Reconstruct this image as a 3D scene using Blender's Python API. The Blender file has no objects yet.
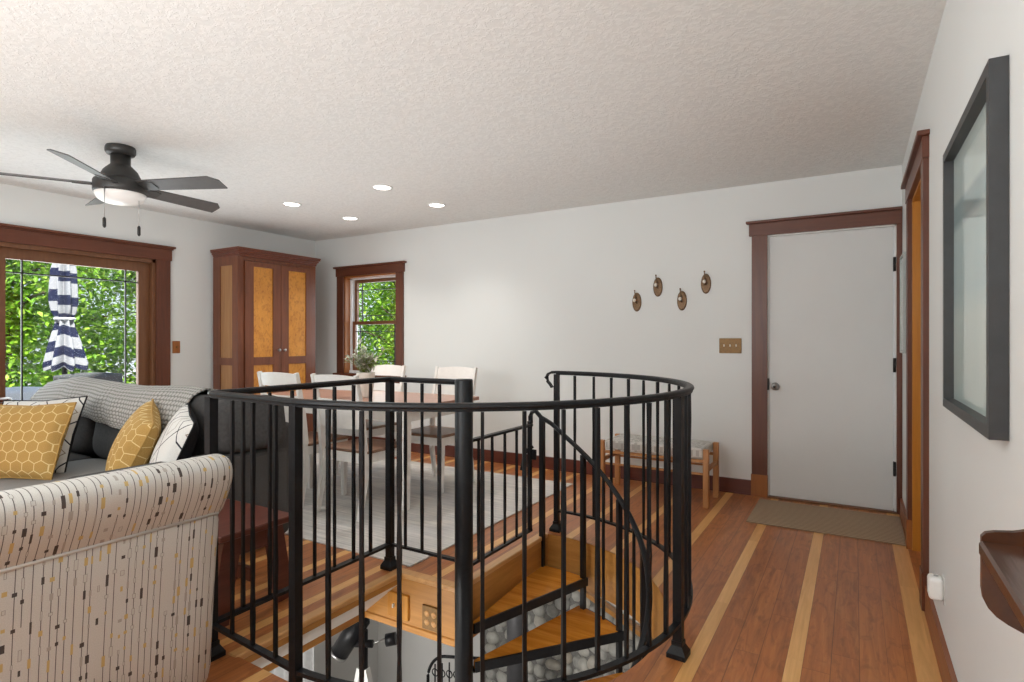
import bpy, bmesh, math, random
from mathutils import Vector, Matrix, noise as mnoise
random.seed(7)
PI = math.pi
SC = bpy.context.scene
COL = SC.collection
def R(d): return math.radians(d)

# ------------------------------------------------------------------ node helper
class G:
    """tiny wrapper to write math on shader sockets"""
    def __init__(s, nt, k): s.nt, s.k = nt, k
    def _m(s, op, *a):
        n = s.nt.nodes.new('ShaderNodeMath'); n.operation = op
        for i, v in enumerate(a):
            if isinstance(v, G): s.nt.links.new(v.k, n.inputs[i])
            else: n.inputs[i].default_value = v
        return G(s.nt, n.outputs[0])
    def __add__(s, o): return s._m('ADD', s, o)
    def __radd__(s, o): return s._m('ADD', o, s)
    def __sub__(s, o): return s._m('SUBTRACT', s, o)
    def __rsub__(s, o): return s._m('SUBTRACT', o, s)
    def __mul__(s, o): return s._m('MULTIPLY', s, o)
    def __rmul__(s, o): return s._m('MULTIPLY', o, s)
    def __truediv__(s, o): return s._m('DIVIDE', s, o)
    def floor(s): return s._m('FLOOR', s)
    def fract(s): return s._m('FRACT', s)
    def abs(s): return s._m('ABSOLUTE', s)
    def lt(s, o): return s._m('LESS_THAN', s, o)
    def gt(s, o): return s._m('GREATER_THAN', s, o)
    def mn(s, o): return s._m('MINIMUM', s, o)
    def mx(s, o): return s._m('MAXIMUM', s, o)
    def mod(s, o): return s._m('FLOORED_MODULO', s, o)
    def sin(s): return s._m('SINE', s)

class M:
    """a procedural material under construction"""
    def __init__(s, name, rough=.5, metal=0, spec=.5):
        s.m = bpy.data.materials.new(name); s.m.use_nodes = True
        s.nt = s.m.node_tree; s.b = s.nt.nodes['Principled BSDF']
        s.b.inputs['Roughness'].default_value = rough
        s.b.inputs['Metallic'].default_value = metal
        s.b.inputs['Specular IOR Level'].default_value = spec
        s.tc = s.nt.nodes.new('ShaderNodeTexCoord')
    def link(s, a, b): s.nt.links.new(a, b)
    def vec(s, kind='Object', scale=(1, 1, 1), rot=(0, 0, 0)):
        n = s.nt.nodes.new('ShaderNodeMapping'); n.inputs['Scale'].default_value = scale
        n.inputs['Rotation'].default_value = rot
        s.link(s.tc.outputs[kind], n.inputs['Vector']); return n.outputs[0]
    def xyz(s, v=None):
        n = s.nt.nodes.new('ShaderNodeSeparateXYZ'); s.link(v or s.tc.outputs['Object'], n.inputs[0])
        return [G(s.nt, o) for o in n.outputs]
    def comb(s, x, y, z=0):
        n = s.nt.nodes.new('ShaderNodeCombineXYZ')
        for i, v in enumerate((x, y, z)):
            if isinstance(v, G): s.link(v.k, n.inputs[i])
            else: n.inputs[i].default_value = v
        return n.outputs[0]
    def noise(s, v, scale=5, detail=3, rough=.55, dist=0):
        n = s.nt.nodes.new('ShaderNodeTexNoise'); s.link(v, n.inputs['Vector'])
        n.inputs['Scale'].default_value = scale; n.inputs['Detail'].default_value = detail
        n.inputs['Roughness'].default_value = rough; n.inputs['Distortion'].default_value = dist
        return G(s.nt, n.outputs['Fac'])
    def white(s, x, y, z=0):
        n = s.nt.nodes.new('ShaderNodeTexWhiteNoise'); s.link(s.comb(x, y, z), n.inputs['Vector'])
        return G(s.nt, n.outputs['Value'])
    def ramp(s, f, stops):
        n = s.nt.nodes.new('ShaderNodeValToRGB'); s.link(f.k, n.inputs[0])
        e = n.color_ramp.elements
        e[0].position, e[0].color = stops[0][0], (*stops[0][1], 1)
        e[1].position, e[1].color = stops[1][0], (*stops[1][1], 1)
        for p, c in stops[2:]:
            q = e.new(p); q.color = (*c, 1)
        return n.outputs[0]
    def mix(s, f, a, b, blend='MIX'):
        n = s.nt.nodes.new('ShaderNodeMix'); n.data_type = 'RGBA'; n.blend_type = blend
        if isinstance(f, G): s.link(f.k, n.inputs[0])
        else: n.inputs[0].default_value = f
        for i, v in ((6, a), (7, b)):
            if isinstance(v, tuple): n.inputs[i].default_value = (*v, 1)
            else: s.link(v, n.inputs[i])
        return n.outputs[2]
    def color(s, c):
        if isinstance(c, tuple): s.b.inputs['Base Color'].default_value = (*c, 1)
        else: s.link(c, s.b.inputs['Base Color'])
        return s
    def bump(s, h, strength=.3, dist=.01):
        n = s.nt.nodes.new('ShaderNodeBump'); n.inputs['Strength'].default_value = strength
        n.inputs['Distance'].default_value = dist
        s.link(h.k, n.inputs['Height']); s.link(n.outputs[0], s.b.inputs['Normal']); return s
    def rough(s, g): s.link(g.k, s.b.inputs['Roughness']); return s

def plain(name, c, rough=.5, metal=0, var=.06, scale=30, bump=0, spec=.5):
    m = M(name, rough, metal, spec)
    f = m.noise(m.vec(), scale, 3)
    lo = tuple(x * (1 - var) for x in c); hi = tuple(min(1, x * (1 + var)) for x in c)
    m.color(m.ramp(f, [(.3, lo), (.7, hi)]))
    if bump: m.bump(f, bump, .004)
    return m.m
def wood(name, c1, c2, axis=2, rough=.35, grain=18, c3=None, spec=.5):
    m = M(name, rough, 0, spec)
    sc = [grain, grain, grain]; sc[axis] = grain * .07
    f = m.noise(m.vec(scale=tuple(sc)), 1.6, 5, .6, .6)
    g = m.noise(m.vec(scale=tuple(x * 4 for x in sc)), 2, 2)
    st = [(.3, c1), (.68, c2)]
    if c3: st.append((.5, c3))
    m.color(m.mix(.25, m.ramp(f, st), m.ramp(g, [(.3, c1), (.7, c2)])))
    m.bump(g, .06, .002)
    return m.m

MAT = {}
m = M('wall_paint', .65, 0, .3)
m.color(m.ramp(m.noise(m.vec(), 1.2, 2), [(.2, (.715, .735, .725)), (.8, (.745, .765, .755))]))
m.bump(m.noise(m.vec(), 160, 2), .05, .002); MAT['wall'] = m.m
m = M('ceiling_paint', .8, 0, .2)
v = m.vec()
f = m.noise(v, 30, 4, .62, .9)
h = m._h = m.ramp(f, [(.47, (0, 0, 0)), (.56, (1, 1, 1))])
m.color(m.ramp(f, [(.38, (.76, .775, .765)), (.52, (.82, .835, .825))]))
sep = m.nt.nodes.new('ShaderNodeSeparateColor'); m.link(h, sep.inputs[0])
m.bump(G(m.nt, sep.outputs[0]) + m.noise(v, 90, 2) * .25, .34, .005); MAT['ceiling'] = m.m

# plank floor: boards run along y, one pale maple strip between every three brown boards
m = M('plank_floor', .28, 0, .5)
x, y, z = m.xyz()
per = .33
u = (x + 2.534).mod(per); k = ((x + 2.534) / per).floor()
light = u.lt(.055) * x.lt(.05) + x.gt(.19) * x.lt(.265)
u = u.mx(.0551)
bi = ((u - .055) / .0917).floor(); bid = k * 3 + bi - light * 50
ln = .95
off = m.white(bid, 3.7) * 7
yy = (y + off) / ln
seg = yy.floor()
rnd = m.white(bid, seg, 1.3)
grain = m.noise(m.comb(x * 26 + rnd * 40, y * 1.6 + rnd * 9, 0), 1.4, 5, .62, 1.1)
fine = m.noise(m.comb(x * 160, y * 5, rnd * 5), 1, 2)
blot = m.noise(m.comb(x * 5 + rnd * 20, y * 1.2, 0), 1.3, 3, .5, 1.5)
base = m.ramp(rnd, [(0, (.26, .082, .024)), (.3, (.36, .118, .034)), (.55, (.45, .16, .045)), (.8, (.39, .125, .033)), (1, (.56, .235, .07))])
dk = m.mix(m.noise(m.comb(x * 14 + rnd * 30, y * .9, 2), 1.2, 4, .6, 2) .__sub__(.35), base, (.10, .030, .012))
brown = m.mix(.62, base, m.ramp(grain, [(.25, (.19, .058, .018)), (.55, (.45, .155, .044)), (.8, (.62, .26, .08))]))
brown = m.mix((blot - .55) * 2.2, brown, (.50, .22, .07))
maple = m.mix(.5, m.ramp(rnd, [(0, (.64, .33, .105)), (1, (.80, .46, .17))]), m.ramp(grain, [(.3, (.56, .27, .08)), (.7, (.86, .50, .20))]))
brown = m.mix((m.noise(m.comb(x * 9 + rnd * 11, y * 2.6, 7), 1.6, 4, .6, 2.2) - .5) * 2.4, brown, (.13, .040, .016))
col = m.mix(light, brown, maple)
e1 = ((u - .055) / .0917).fract()
gap = u.gt(.0552) * (1 - light) * (e1.lt(.018).mx(e1.gt(.982)).mx(yy.fract().lt(.0025)))
col = m.mix(gap * .55, col, (.06, .02, .01))
m.color(col); m.rough(.26 + fine * .12); m.bump(fine * .3 - gap, .08, .002)
MAT['floor'] = m.m

MAT['trim'] = wood('mahogany_trim', (.080, .022, .010), (.14, .042, .018), 2, .4)
MAT['trim_h'] = wood('mahogany_trim_level', (.088, .024, .011), (.15, .045, .020), 0, .4)
MAT['trim_y'] = wood('mahogany_trim_deep', (.088, .024, .011), (.15, .045, .020), 1, .4)
MAT['base'] = wood('baseboard_wood', (.085, .018, .010), (.13, .030, .015), 0, .4)
MAT['base_y'] = wood('baseboard_wood_deep', (.20, .062, .022), (.30, .10, .034), 1, .4)
MAT['plinth'] = wood('amber_plinth_wood', (.26, .085, .02), (.36, .13, .03), 2, .4)
MAT['jamb'] = wood('brown_jamb_wood', (.13, .05, .02), (.20, .085, .036), 2, .45)
MAT['amber'] = wood('amber_fir', (.40, .155, .016), (.56, .25, .03), 2, .35)
MAT['fascia'] = wood('maple_fascia_wood', (.36, .155, .034), (.52, .25, .065), 0, .32)
MAT['fascia_y'] = wood('maple_fascia_wood_deep', (.36, .155, .034), (.52, .25, .065), 1, .32)
MAT['nosing'] = wood('maple_nosing_wood', (.52, .26, .09), (.66, .37, .15), 1, .3)
MAT['tread'] = wood('orange_tread_wood', (.40, .125, .012), (.72, .31, .045), 0, .2, 9, (.60, .225, .026))
MAT['black'] = plain('black_iron', (.006, .0065, .008), .42, 0, .4, 60, .15, .3)
MAT['stair_black'] = plain('black_stair_iron', (.007, .008, .010), .38, 0, .3, 60, .1, .35)
MAT['white'] = plain('white_paint', (.82, .82, .80), .4, 0, .02)
MAT['door_white'] = plain('white_door_paint', (.66, .67, .66), .5, 0, .015, 3)
MAT['chairwhite'] = plain('white_lacquer', (.80, .785, .75), .38, 0, .03)
MAT['seatwood'] = wood('brown_seat_wood', (.17, .085, .05), (.29, .16, .10), 0, .4)
MAT['tabletop'] = wood('rosy_table_wood', (.33, .16, .11), (.45, .25, .18), 0, .3)
MAT['oak'] = wood('oak_bench_wood', (.36, .155, .05), (.54, .27, .10), 2, .45)
MAT['cherry'] = wood('cherry_cabinet_wood', (.10, .030, .014), (.19, .060, .024), 2, .33)
MAT['cherry_h'] = wood('cherry_crown_wood', (.10, .026, .014), (.18, .050, .024), 1, .3)
m = M('birdseye_maple', .3)
v = m.vec(scale=(1, 1, .7))
f = m.noise(v, 38, 2, .5, .8)
g = m.noise(v, 6, 4, .6, 1)
m.color(m.mix(.5, m.ramp(f, [(.32, (.30, .10, .014)), (.52, (.58, .245, .035))]), m.ramp(g, [(.3, (.40, .145, .018)), (.7, (.66, .30, .05))])))
MAT['maple'] = m.m
MAT['maple_side'] = wood('brown_burl_side', (.26, .12, .04), (.38, .19, .075), 2, .4)
MAT['redwood'] = wood('oxblood_stained_wood', (.085, .022, .014), (.15, .045, .03), 1, .3)
MAT['sofa'] = plain('charcoal_upholstery', (.085, .083, .081), .95, 0, .14, 220, .25, .15)
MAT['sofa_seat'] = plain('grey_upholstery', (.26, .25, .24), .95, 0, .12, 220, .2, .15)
MAT['cushion'] = plain('charcoal_cushion', (.062, .060, .059), .85, 0, .14, 60, .2, .2)
MAT['blackcloth'] = plain('black_cloth', (.018, .018, .02), .9, 0, .2, 100, .2, .2)
MAT['brass'] = plain('aged_brass', (.20, .105, .03), .45, .35, .2, 60)
MAT['bronze'] = plain('oiled_bronze', (.16, .095, .05), .45, .6, .4, 90, .3)
MAT['dark'] = plain('dark_bronze', (.022, .021, .02), .4, .3, .2)
MAT['steel'] = plain('brushed_steel', (.42, .42, .42), .3, .9, .08)
MAT['pipe'] = plain('grey_stove_pipe', (.075, .075, .08), .5, .3, .1)
MAT['gunmetal'] = plain('gunmetal_frame', (.040, .042, .044), .45, .1, .1)
MAT['greyprint'] = None
MAT['porcelain'] = plain('cream_porcelain', (.78, .74, .66), .2, 0, .03)
MAT['vinyl'] = plain('white_vinyl', (.78, .79, .80), .35, 0, .02)
MAT['muntin'] = plain('dark_muntin', (.02, .018, .018), .4, 0, .1)
MAT['fan'] = plain('graphite_fan', (.040, .038, .036), .42, .2, .1)
MAT['blade'] = plain('grey_fan_blade', (.075, .072, .070), .45, 0, .1)
m = M('frosted_glass', .3); m.color((.85, .84, .82)); MAT['frost'] = m.m
m.b.inputs['Emission Color'].default_value = (1, .97, .92, 1); m.b.inputs['Emission Strength'].default_value = .03
m = M('lamp_lens', .4); m.color((1, .98, .94))
m.b.inputs['Emission Color'].default_value = (1, .96, .9, 1); m.b.inputs['Emission Strength'].default_value = 9; MAT['lens'] = m.m
# glass
m = M('window_glass', .02); nt = m.nt; nt.nodes.remove(m.b)
t = nt.nodes.new('ShaderNodeBsdfTransparent'); t.inputs[0].default_value = (.97, .985, .98, 1)
g = nt.nodes.new('ShaderNodeBsdfGlossy'); g.inputs['Roughness'].default_value = .03
mx = nt.nodes.new('ShaderNodeMixShader'); mx.inputs[0].default_value = .05
nt.links.new(t.outputs[0], mx.inputs[1]); nt.links.new(g.outputs[0], mx.inputs[2])
nt.links.new(mx.outputs[0], nt.nodes['Material Output'].inputs[0]); MAT['glass'] = m.m

# striped chair fabric (uses the UVs: u across, v along the fabric, metres)
m = M('bead_stripe_fabric', .9, 0, .2)
u, v, _ = m.xyz(m.tc.outputs['UV'])
p = .0185; q = .046
i = (u / p).floor(); fu = (u / p).fract() - .5
jit = (m.white(i, 7.7) - .5) * .34
du = (fu - jit).abs() * p
r0 = m.white(i, 2.2)
vv = v / q + r0 * 5
j = vv.floor(); fv = ((vv).fract() - .5).abs() * q
k1 = m.white(i, j, .4); k2 = m.white(i, j, 5.1); k3 = m.white(i, j, 9.3)
broken = m.white(i, (v / .35 + r0 * 9).floor(), 4).gt(.1)
line = du.lt(.00105) * broken
hw = .0024 + k2 * .003; hh = .0045 + k3 * k3 * .012
on = k1.gt(.42)
inside = du._m('LESS_THAN', du, hw) * fv._m('LESS_THAN', fv, hh) * on
inner = du._m('LESS_THAN', du, hw - .0011) * fv._m('LESS_THAN', fv, hh - .0011) * on
kind = k1
dark = inside * kind.gt(.84)
yel = inside * kind.gt(.70) * kind.lt(.84)
gry = inside * kind.gt(.60) * kind.lt(.70)
outl = (inside - inner) * kind.lt(.60)
weave = m.noise(m.vec('UV'), 420, 2)
c = m.ramp(weave, [(.3, (.47, .455, .425)), (.7, (.57, .555, .52))])
c = m.mix(line * .9, c, (.085, .075, .072))
c = m.mix(yel, c, (.50, .36, .15))
c = m.mix(gry, c, (.36, .33, .30))
c = m.mix(inside * kind.lt(.60), c, (.49, .475, .44))
c = m.mix(outl * .75, c, (.16, .14, .13))
c = m.mix(dark, c, (.075, .062, .058))
m.color(c); m.bump(weave, .12, .002); MAT['stripefab'] = m.m
# honeycomb pillow
m = M('honeycomb_fabric', .8, 0, .2)
u, v, _ = m.xyz(m.tc.outputs['UV'])
s3 = 1.7320508
uu = u / .068; vv = v / .068
ax = uu.mod(1.0) - .5; ay = vv.mod(s3) - s3 / 2
bx = (uu - .5).mod(1.0) - .5; by = (vv - s3 / 2).mod(s3) - s3 / 2
def hexd(a, b): return a.abs().mx(a.abs() * .5 + b.abs() * (s3 / 2))
d = hexd(ax, ay).mn(hexd(bx, by))
ln = d.gt(.466)
weave = m.noise(m.vec('UV'), 300, 2)
m.color(m.mix(ln, m.ramp(weave, [(.3, (.38, .225, .062)), (.7, (.50, .315, .105))]), (.70, .55, .27)))
m.bump(weave, .15, .002); MAT['honey'] = m.m
# white pillow with dark diamonds
m = M('diamond_fabric', .85, 0, .2)
u, v, _ = m.xyz(m.tc.outputs['UV'])
a = ((u / .20).fract() - .5).abs(); b = ((v / .26).fract() - .5).abs()
d = a + b
l1 = ((d - .5).abs()).lt(.020); l2 = ((d - .24).abs()).lt(.014)
weave = m.noise(m.vec('UV'), 300, 2)
c = m.ramp(weave, [(.3, (.64, .63, .60)), (.7, (.75, .74, .71))])
c = m.mix(l2, c, (.30, .25, .20)); c = m.mix(l1, c, (.035, .035, .045))
m.color(c); MAT['diamond'] = m.m
# knitted throw
m = M('grey_knit', .95, 0, .1)
u, v, _ = m.xyz(m.tc.outputs['UV'])
cell = .026
a = (u / .033 + (v / .022).floor() * .5).fract() - .5; b = (v / .022).fract() - .5
kn = 1 - (a * a + b * b) * 3.4
m.color(m.ramp(kn, [(.1, (.22, .215, .20)), (.7, (.46, .45, .425))])); m.bump(kn, .7, .006); MAT['knit'] = m.m
# rug
m = M('woven_rug', .95, 0, .1)
x, y, z = m.xyz()
f = m.noise(m.comb(x * 2.2, y * 60, 0), 1, 4, .6)
g = m.noise(m.comb(x * 1.3, y * 2.2, 4), 1.5, 4, .6, .8)
c = m.mix(.5, m.ramp(f, [(.33, (.36, .345, .335)), (.66, (.78, .74, .68))]), m.ramp(g, [(.35, (.48, .475, .49)), (.65, (.72, .68, .62))]))
m.color(c); m.bump(f, .3, .004); MAT['rug'] = m.m
m = M('striped_doormat', .9, 0, .1)
x, y, z = m.xyz()
f = (y * 34 + m.noise(m.comb(x * 6, y * 3, 0), 1, 2) * .3).fract()
m.color(m.mix(.25, m.ramp(f, [(.2, (.18, .12, .08)), (.55, (.48, .35, .235))]), m.ramp(m.noise(m.comb(x * 22, y * 200, 0), 1, 2), [(.3, (.19, .13, .085)), (.7, (.36, .265, .18))])))
m.bump(f, .3, .003); MAT['mat'] = m.m
# woven bench cord
m = M('woven_cord', .85, 0, .2)
x, y, z = m.xyz()
a = (x / .022).floor(); b = (y / .022).floor()
ck = (a + b).mod(2)
h = m.mix(ck, m.comb((y / .0055).fract(), 0), m.comb((x / .0055).fract(), 0))
sp = m.nt.nodes.new('ShaderNodeSeparateXYZ'); m.link(h, sp.inputs[0]); hh = G(m.nt, sp.outputs[0])
m.color(m.mix(m.white(a, b, 1).gt(.72) * .5, m.ramp(hh, [(.1, (.36, .34, .31)), (.5, (.68, .665, .63))]), (.30, .285, .26))); m.bump(hh, .4, .003); MAT['cord'] = m.m
# umbrella
m = M('navy_white_canvas', .9, 0, .15)
u, v, _ = m.xyz(m.tc.outputs['UV'])
f = (v / .17 + (u.floor() * .37).fract() * .35).fract()
m.color(m.mix(f.lt(.47), (.30, .305, .33), (.014, .018, .05))); MAT['navy'] = m.m
# leaves
def leafmat(name, a, b, c, tr=.35):
    m = M(name, .5, 0, .35)
    f = m.noise(m.vec(), 2.2, 4, .7)
    u, v, _ = m.xyz(m.tc.outputs['UV'])
    col = m.mix(.5, m.ramp(f, [(.3, a), (.5, b), (.72, c)]), m.ramp(u, [(0, a), (.5, b), (1, c)]))
    m.color(col)
    t = m.nt.nodes.new('ShaderNodeBsdfTranslucent'); m.link(col, t.inputs[0])
    mx = m.nt.nodes.new('ShaderNodeMixShader'); mx.inputs[0].default_value = tr
    m.link(m.b.outputs[0], mx.inputs[1]); m.link(t.outputs[0], mx.inputs[2])
    m.link(mx.outputs[0], m.nt.nodes['Material Output'].inputs[0])
    return m.m
MAT['leaf'] = leafmat('sunlit_leaves', (.04, .14, .008), (.20, .42, .025), (.58, .72, .12))
MAT['leaf2'] = leafmat('deep_leaves', (.03, .12, .010), (.14, .34, .03), (.42, .58, .09))
MAT['sage'] = leafmat('silver_leaves', (.20, .24, .15), (.42, .44, .34), (.75, .73, .66), .1)
MAT['lime'] = leafmat('lime_leaves', (.12, .2, .03), (.3, .38, .07), (.5, .55, .15), .1)
MAT['bark'] = wood('tree_bark', (.05, .035, .025), (.12, .09, .065), 2, .9)
MAT['deck'] = wood('grey_deck_boards', (.30, .29, .28), (.42, .41, .40), 0, .8)
MAT['wicker'] = plain('grey_wicker', (.07, .075, .08), .8, 0, .45, 130, .5)
MAT['patio'] = plain('white_sling', (.80, .80, .82), .8, 0, .04)
m = M('river_stone', .55, 0, .4)
u, v, _ = m.xyz(m.tc.outputs['UV'])
f = m.noise(m.vec(), 24, 4, .6)
m.color(m.mix(.45, m.ramp(u, [(0, (.20, .20, .19)), (.4, (.36, .36, .33)), (.75, (.50, .48, .42)), (1, (.42, .33, .22))]), m.ramp(f, [(.3, (.24, .24, .23)), (.7, (.52, .51, .47))])))
m.bump(f, .2, .006); MAT['stone'] = m.m
MAT['mortar'] = plain('grey_mortar', (.17, .165, .155), .9, 0, .2, 60, .3)
MAT['lowfloor'] = plain('lower_carpet', (.40, .37, .33), .9, 0, .1, 80)
MAT['lowwall'] = plain('lower_wall_paint', (.72, .715, .70), .7, 0, .02, 2)
MAT['drape'] = plain('grey_drape', (.42, .42, .42), .9, 0, .08)
MAT['shelfwood'] = wood('walnut_shelf_wood', (.042, .013, .005), (.09, .030, .010), 1, .2, 14)
m = M('pale_print', .06, 0, .6)
x, y, z = m.xyz()
f = m.noise(m.comb(y * 2.5, z * 1.2, 0), 1.6, 3)
c = m.ramp(z, [(0, (.62, .70, .66)), (.28, (.74, .82, .77)), (.36, (.58, .72, .73)), (.55, (.62, .75, .75)), (.58, (.30, .40, .42)), (.63, (.34, .44, .46)), (.65, (.62, .71, .69)), (.85, (.74, .81, .78))])
m.color(m.mix(.2, c, m.ramp(f, [(.35, (.52, .64, .64)), (.65, (.74, .80, .77))]))); MAT['print'] = m.m

# ------------------------------------------------------------------ geometry helper
def abs_loc(p):
    v = Vector((0, 0, 0))
    while p is not None: v += p.location; p = p.parent
    return v
class MB:
    """collects shapes (in world metres unless built at the origin) into ONE mesh"""
    def __init__(s):
        s.bm = bmesh.new(); s.uv = s.bm.loops.layers.uv.new('UVMap')
    def poly(s, vs, faces, uvs=None, smooth=False):
        w = [s.bm.verts.new(v) for v in vs]
        for fi, f in enumerate(faces):
            try: fc = s.bm.faces.new([w[i] for i in f])
            except ValueError: continue
            fc.smooth = smooth
            if uvs is not None:
                for l, i in zip(fc.loops, f): l[s.uv].uv = uvs[i]
        return w
    def box(s, x0, x1, y0, y1, z0, z1, bev=0, seg=2):
        x0, x1 = min(x0, x1), max(x0, x1); y0, y1 = min(y0, y1), max(y0, y1); z0, z1 = min(z0, z1), max(z0, z1)
        vs = [(x, y, z) for z in (z0, z1) for y in (y0, y1) for x in (x0, x1)]
        w = s.poly(vs, [(0, 2, 3, 1), (4, 5, 7, 6), (0, 1, 5, 4), (2, 6, 7, 3), (0, 4, 6, 2), (1, 3, 7, 5)])
        if bev:
            es = {e for v in w for e in v.link_edges}
            bmesh.ops.bevel(s.bm, geom=list(es), offset=bev, segments=seg, affect='EDGES', profile=.5)
        return s
    def sweep(s, pts, prof, up=(0, 0, 1), cap=True, smooth=False, scale=None, closed=False, twist=None):
        """sweeps a closed profile [(side, up)] along pts"""
        P = [Vector(p) for p in pts]; n = len(P); rings = []
        up = Vector(up)
        for i in range(n):
            a = P[(i - 1) % n] if (closed or i > 0) else P[i]
            b = P[(i + 1) % n] if (closed or i < n - 1) else P[i]
            t = b - a
            if t.length < 1e-9: t = Vector((0, 0, 1))
            t.normalize(); u = up
            if abs(t.dot(u)) > .98: u = Vector((0, 1, 0)) if abs(t.y) < .9 else Vector((1, 0, 0))
            sd = t.cross(u).normalized(); uu = sd.cross(t).normalized()
            k = 1
            if scale: k = scale[i]
            if 0 < i < n - 1 or closed:      # mitre
                d1 = (P[i] - a); d2 = (b - P[i])
                if d1.length > 1e-9 and d2.length > 1e-9:
                    c = max(.5, math.cos(d1.angle(d2) / 2))
                else: c = 1
            else: c = 1
            tw = twist[i] if twist else 0
            ct, st = math.cos(tw), math.sin(tw)
            rings.append([P[i] + sd * ((q[0] * ct - q[1] * st) * k / c) + uu * ((q[0] * st + q[1] * ct) * k) for q in prof])
        m_ = len(prof); vs = [v for r in rings for v in r]; fs = []
        for i in range(n if closed else n - 1):
            for j in range(m_):
                a, b = i * m_ + j, i * m_ + (j + 1) % m_
                i2 = (i + 1) % n
                fs.append((a, b, i2 * m_ + (j + 1) % m_, i2 * m_ + j))
        w = s.poly(vs, fs, smooth=smooth)
        if cap and not closed:
            for r in (w[:m_], w[-m_:]):
                try: s.bm.faces.new(r)
                except ValueError: pass
        return s
    def tube(s, pts, r, n=8, radii=None, smooth=True):
        pr = [(math.cos(2 * PI * i / n) * r, math.sin(2 * PI * i / n) * r) for i in range(n)]
        return s.sweep(pts, pr, scale=[q / r for q in radii] if radii else None, smooth=smooth)
    def bar(s, pts, w, h, **k):
        return s.sweep(pts, [(-w / 2, -h / 2), (w / 2, -h / 2), (w / 2, h / 2), (-w / 2, h / 2)], **k)
    def lathe(s, prof, c=(0, 0, 0), n=24, axis='z', smooth=True, sx=1, sy=1):
        vs = []; fs = []
        for r, z in prof:
            for i in range(n):
                a = 2 * PI * i / n
                p = (r * math.cos(a) * sx, r * math.sin(a) * sy, z)
                if axis == 'x': p = (p[2], p[0], p[1])
                if axis == 'y': p = (p[0], p[2], p[1])
                vs.append((c[0] + p[0], c[1] + p[1], c[2] + p[2]))
        k = len(prof)
        for j in range(k - 1):
            for i in range(n):
                fs.append((j * n + i, j * n + (i + 1) % n, (j + 1) * n + (i + 1) % n, (j + 1) * n + i))
        if prof[0][0] > 1e-6: fs.append(tuple(range(n - 1, -1, -1)))
        if prof[-1][0] > 1e-6: fs.append(tuple((k - 1) * n + i for i in range(n)))
        s.poly(vs, fs, smooth=smooth); return s
    def prism(s, outline, a, b, axis='z'):
        """extrudes a 2D outline from a to b along axis"""
        n = len(outline)
        def P(p, t): return {'z': (p[0], p[1], t), 'y': (p[0], t, p[1]), 'x': (t, p[0], p[1])}[axis]
        vs = [P(p, a) for p in outline] + [P(p, b) for p in outline]
        fs = [tuple(range(n - 1, -1, -1)), tuple(range(n, 2 * n))] + [(i, (i + 1) % n, n + (i + 1) % n, n + i) for i in range(n)]
        s.poly(vs, fs); return s
    def ellip(s, c, size, e=.35, nu=28, nv=18, rot=None):
        """superellipsoid cushion; size = half sizes"""
        def f(w, p): return math.copysign(abs(w) ** p, w)
        vs = []; fs = []
        for j in range(nv + 1):
            ph = -PI / 2 + PI * j / nv
            for i in range(nu):
                th = 2 * PI * i / nu
                p = Vector((size[0] * f(math.cos(ph), e) * f(math.cos(th), e), size[1] * f(math.cos(ph), e) * f(math.sin(th), e), size[2] * f(math.sin(ph), e)))
                if rot: p = rot @ p
                vs.append(Vector(c) + p)
        for j in range(nv):
            for i in range(nu):
                fs.append((j * nu + i, j * nu + (i + 1) % nu, (j + 1) * nu + (i + 1) % nu, (j + 1) * nu + i))
        s.poly(vs, fs, smooth=True); return s
    def grid(s, fn, nu, nv, uvfn=None, smooth=True, flip=False):
        vs = []; uv = []
        for j in range(nv + 1):
            for i in range(nu + 1):
                a, b = i / nu, j / nv
                vs.append(fn(a, b)); uv.append(uvfn(a, b) if uvfn else (a, b))
        fs = []
        for j in range(nv):
            for i in range(nu):
                q = (j * (nu + 1) + i, j * (nu + 1) + i + 1, (j + 1) * (nu + 1) + i + 1, (j + 1) * (nu + 1) + i)
                fs.append(q[::-1] if flip else q)
        s.poly(vs, fs, uv, smooth); return s
    def build(s, name, mat, parent=None, norm=True, keep=False, weld=True):
        if weld: bmesh.ops.remove_doubles(s.bm, verts=s.bm.verts, dist=1e-6)
        bmesh.ops.dissolve_degenerate(s.bm, edges=s.bm.edges, dist=1e-7)
        if norm: bmesh.ops.recalc_face_normals(s.bm, faces=s.bm.faces)
        o_ = Vector((0, 0, 0))
        if parent is not None: o_ = abs_loc(parent)
        elif not keep:
            lo = [min(v.co[i] for v in s.bm.verts) for i in range(3)]; hi = [max(v.co[i] for v in s.bm.verts) for i in range(3)]
            o_ = Vector(((lo[0] + hi[0]) / 2, (lo[1] + hi[1]) / 2, lo[2]))
        if o_.length: bmesh.ops.translate(s.bm, verts=s.bm.verts, vec=-o_)
        me = bpy.data.meshes.new(name); s.bm.to_mesh(me); s.bm.free()
        me.materials.append(MAT[mat] if isinstance(mat, str) else mat)
        o = bpy.data.objects.new(name, me); COL.objects.link(o)
        if parent is not None: o.parent = parent
        else: o.location = o_
        return o
def tag(o, label, cat, group=None, kind=None):
    o['label'] = label; o['category'] = cat
    if group: o['group'] = group
    if kind: o['kind'] = kind
    return o
def thing(name, loc, label, cat, group=None):
    o = bpy.data.objects.new(name, None); COL.objects.link(o); o.location = loc
    o.empty_display_size = .1
    return tag(o, label, cat, group)
def struct(name, mb, mat):
    o = mb.build(name, mat, keep=True); o['kind'] = 'structure'; return o
def structroot(name, loc=(0, 0, 0)):
    o = bpy.data.objects.new(name, None); COL.objects.link(o); o.location = loc; o['kind'] = 'structure'; return o
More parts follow.
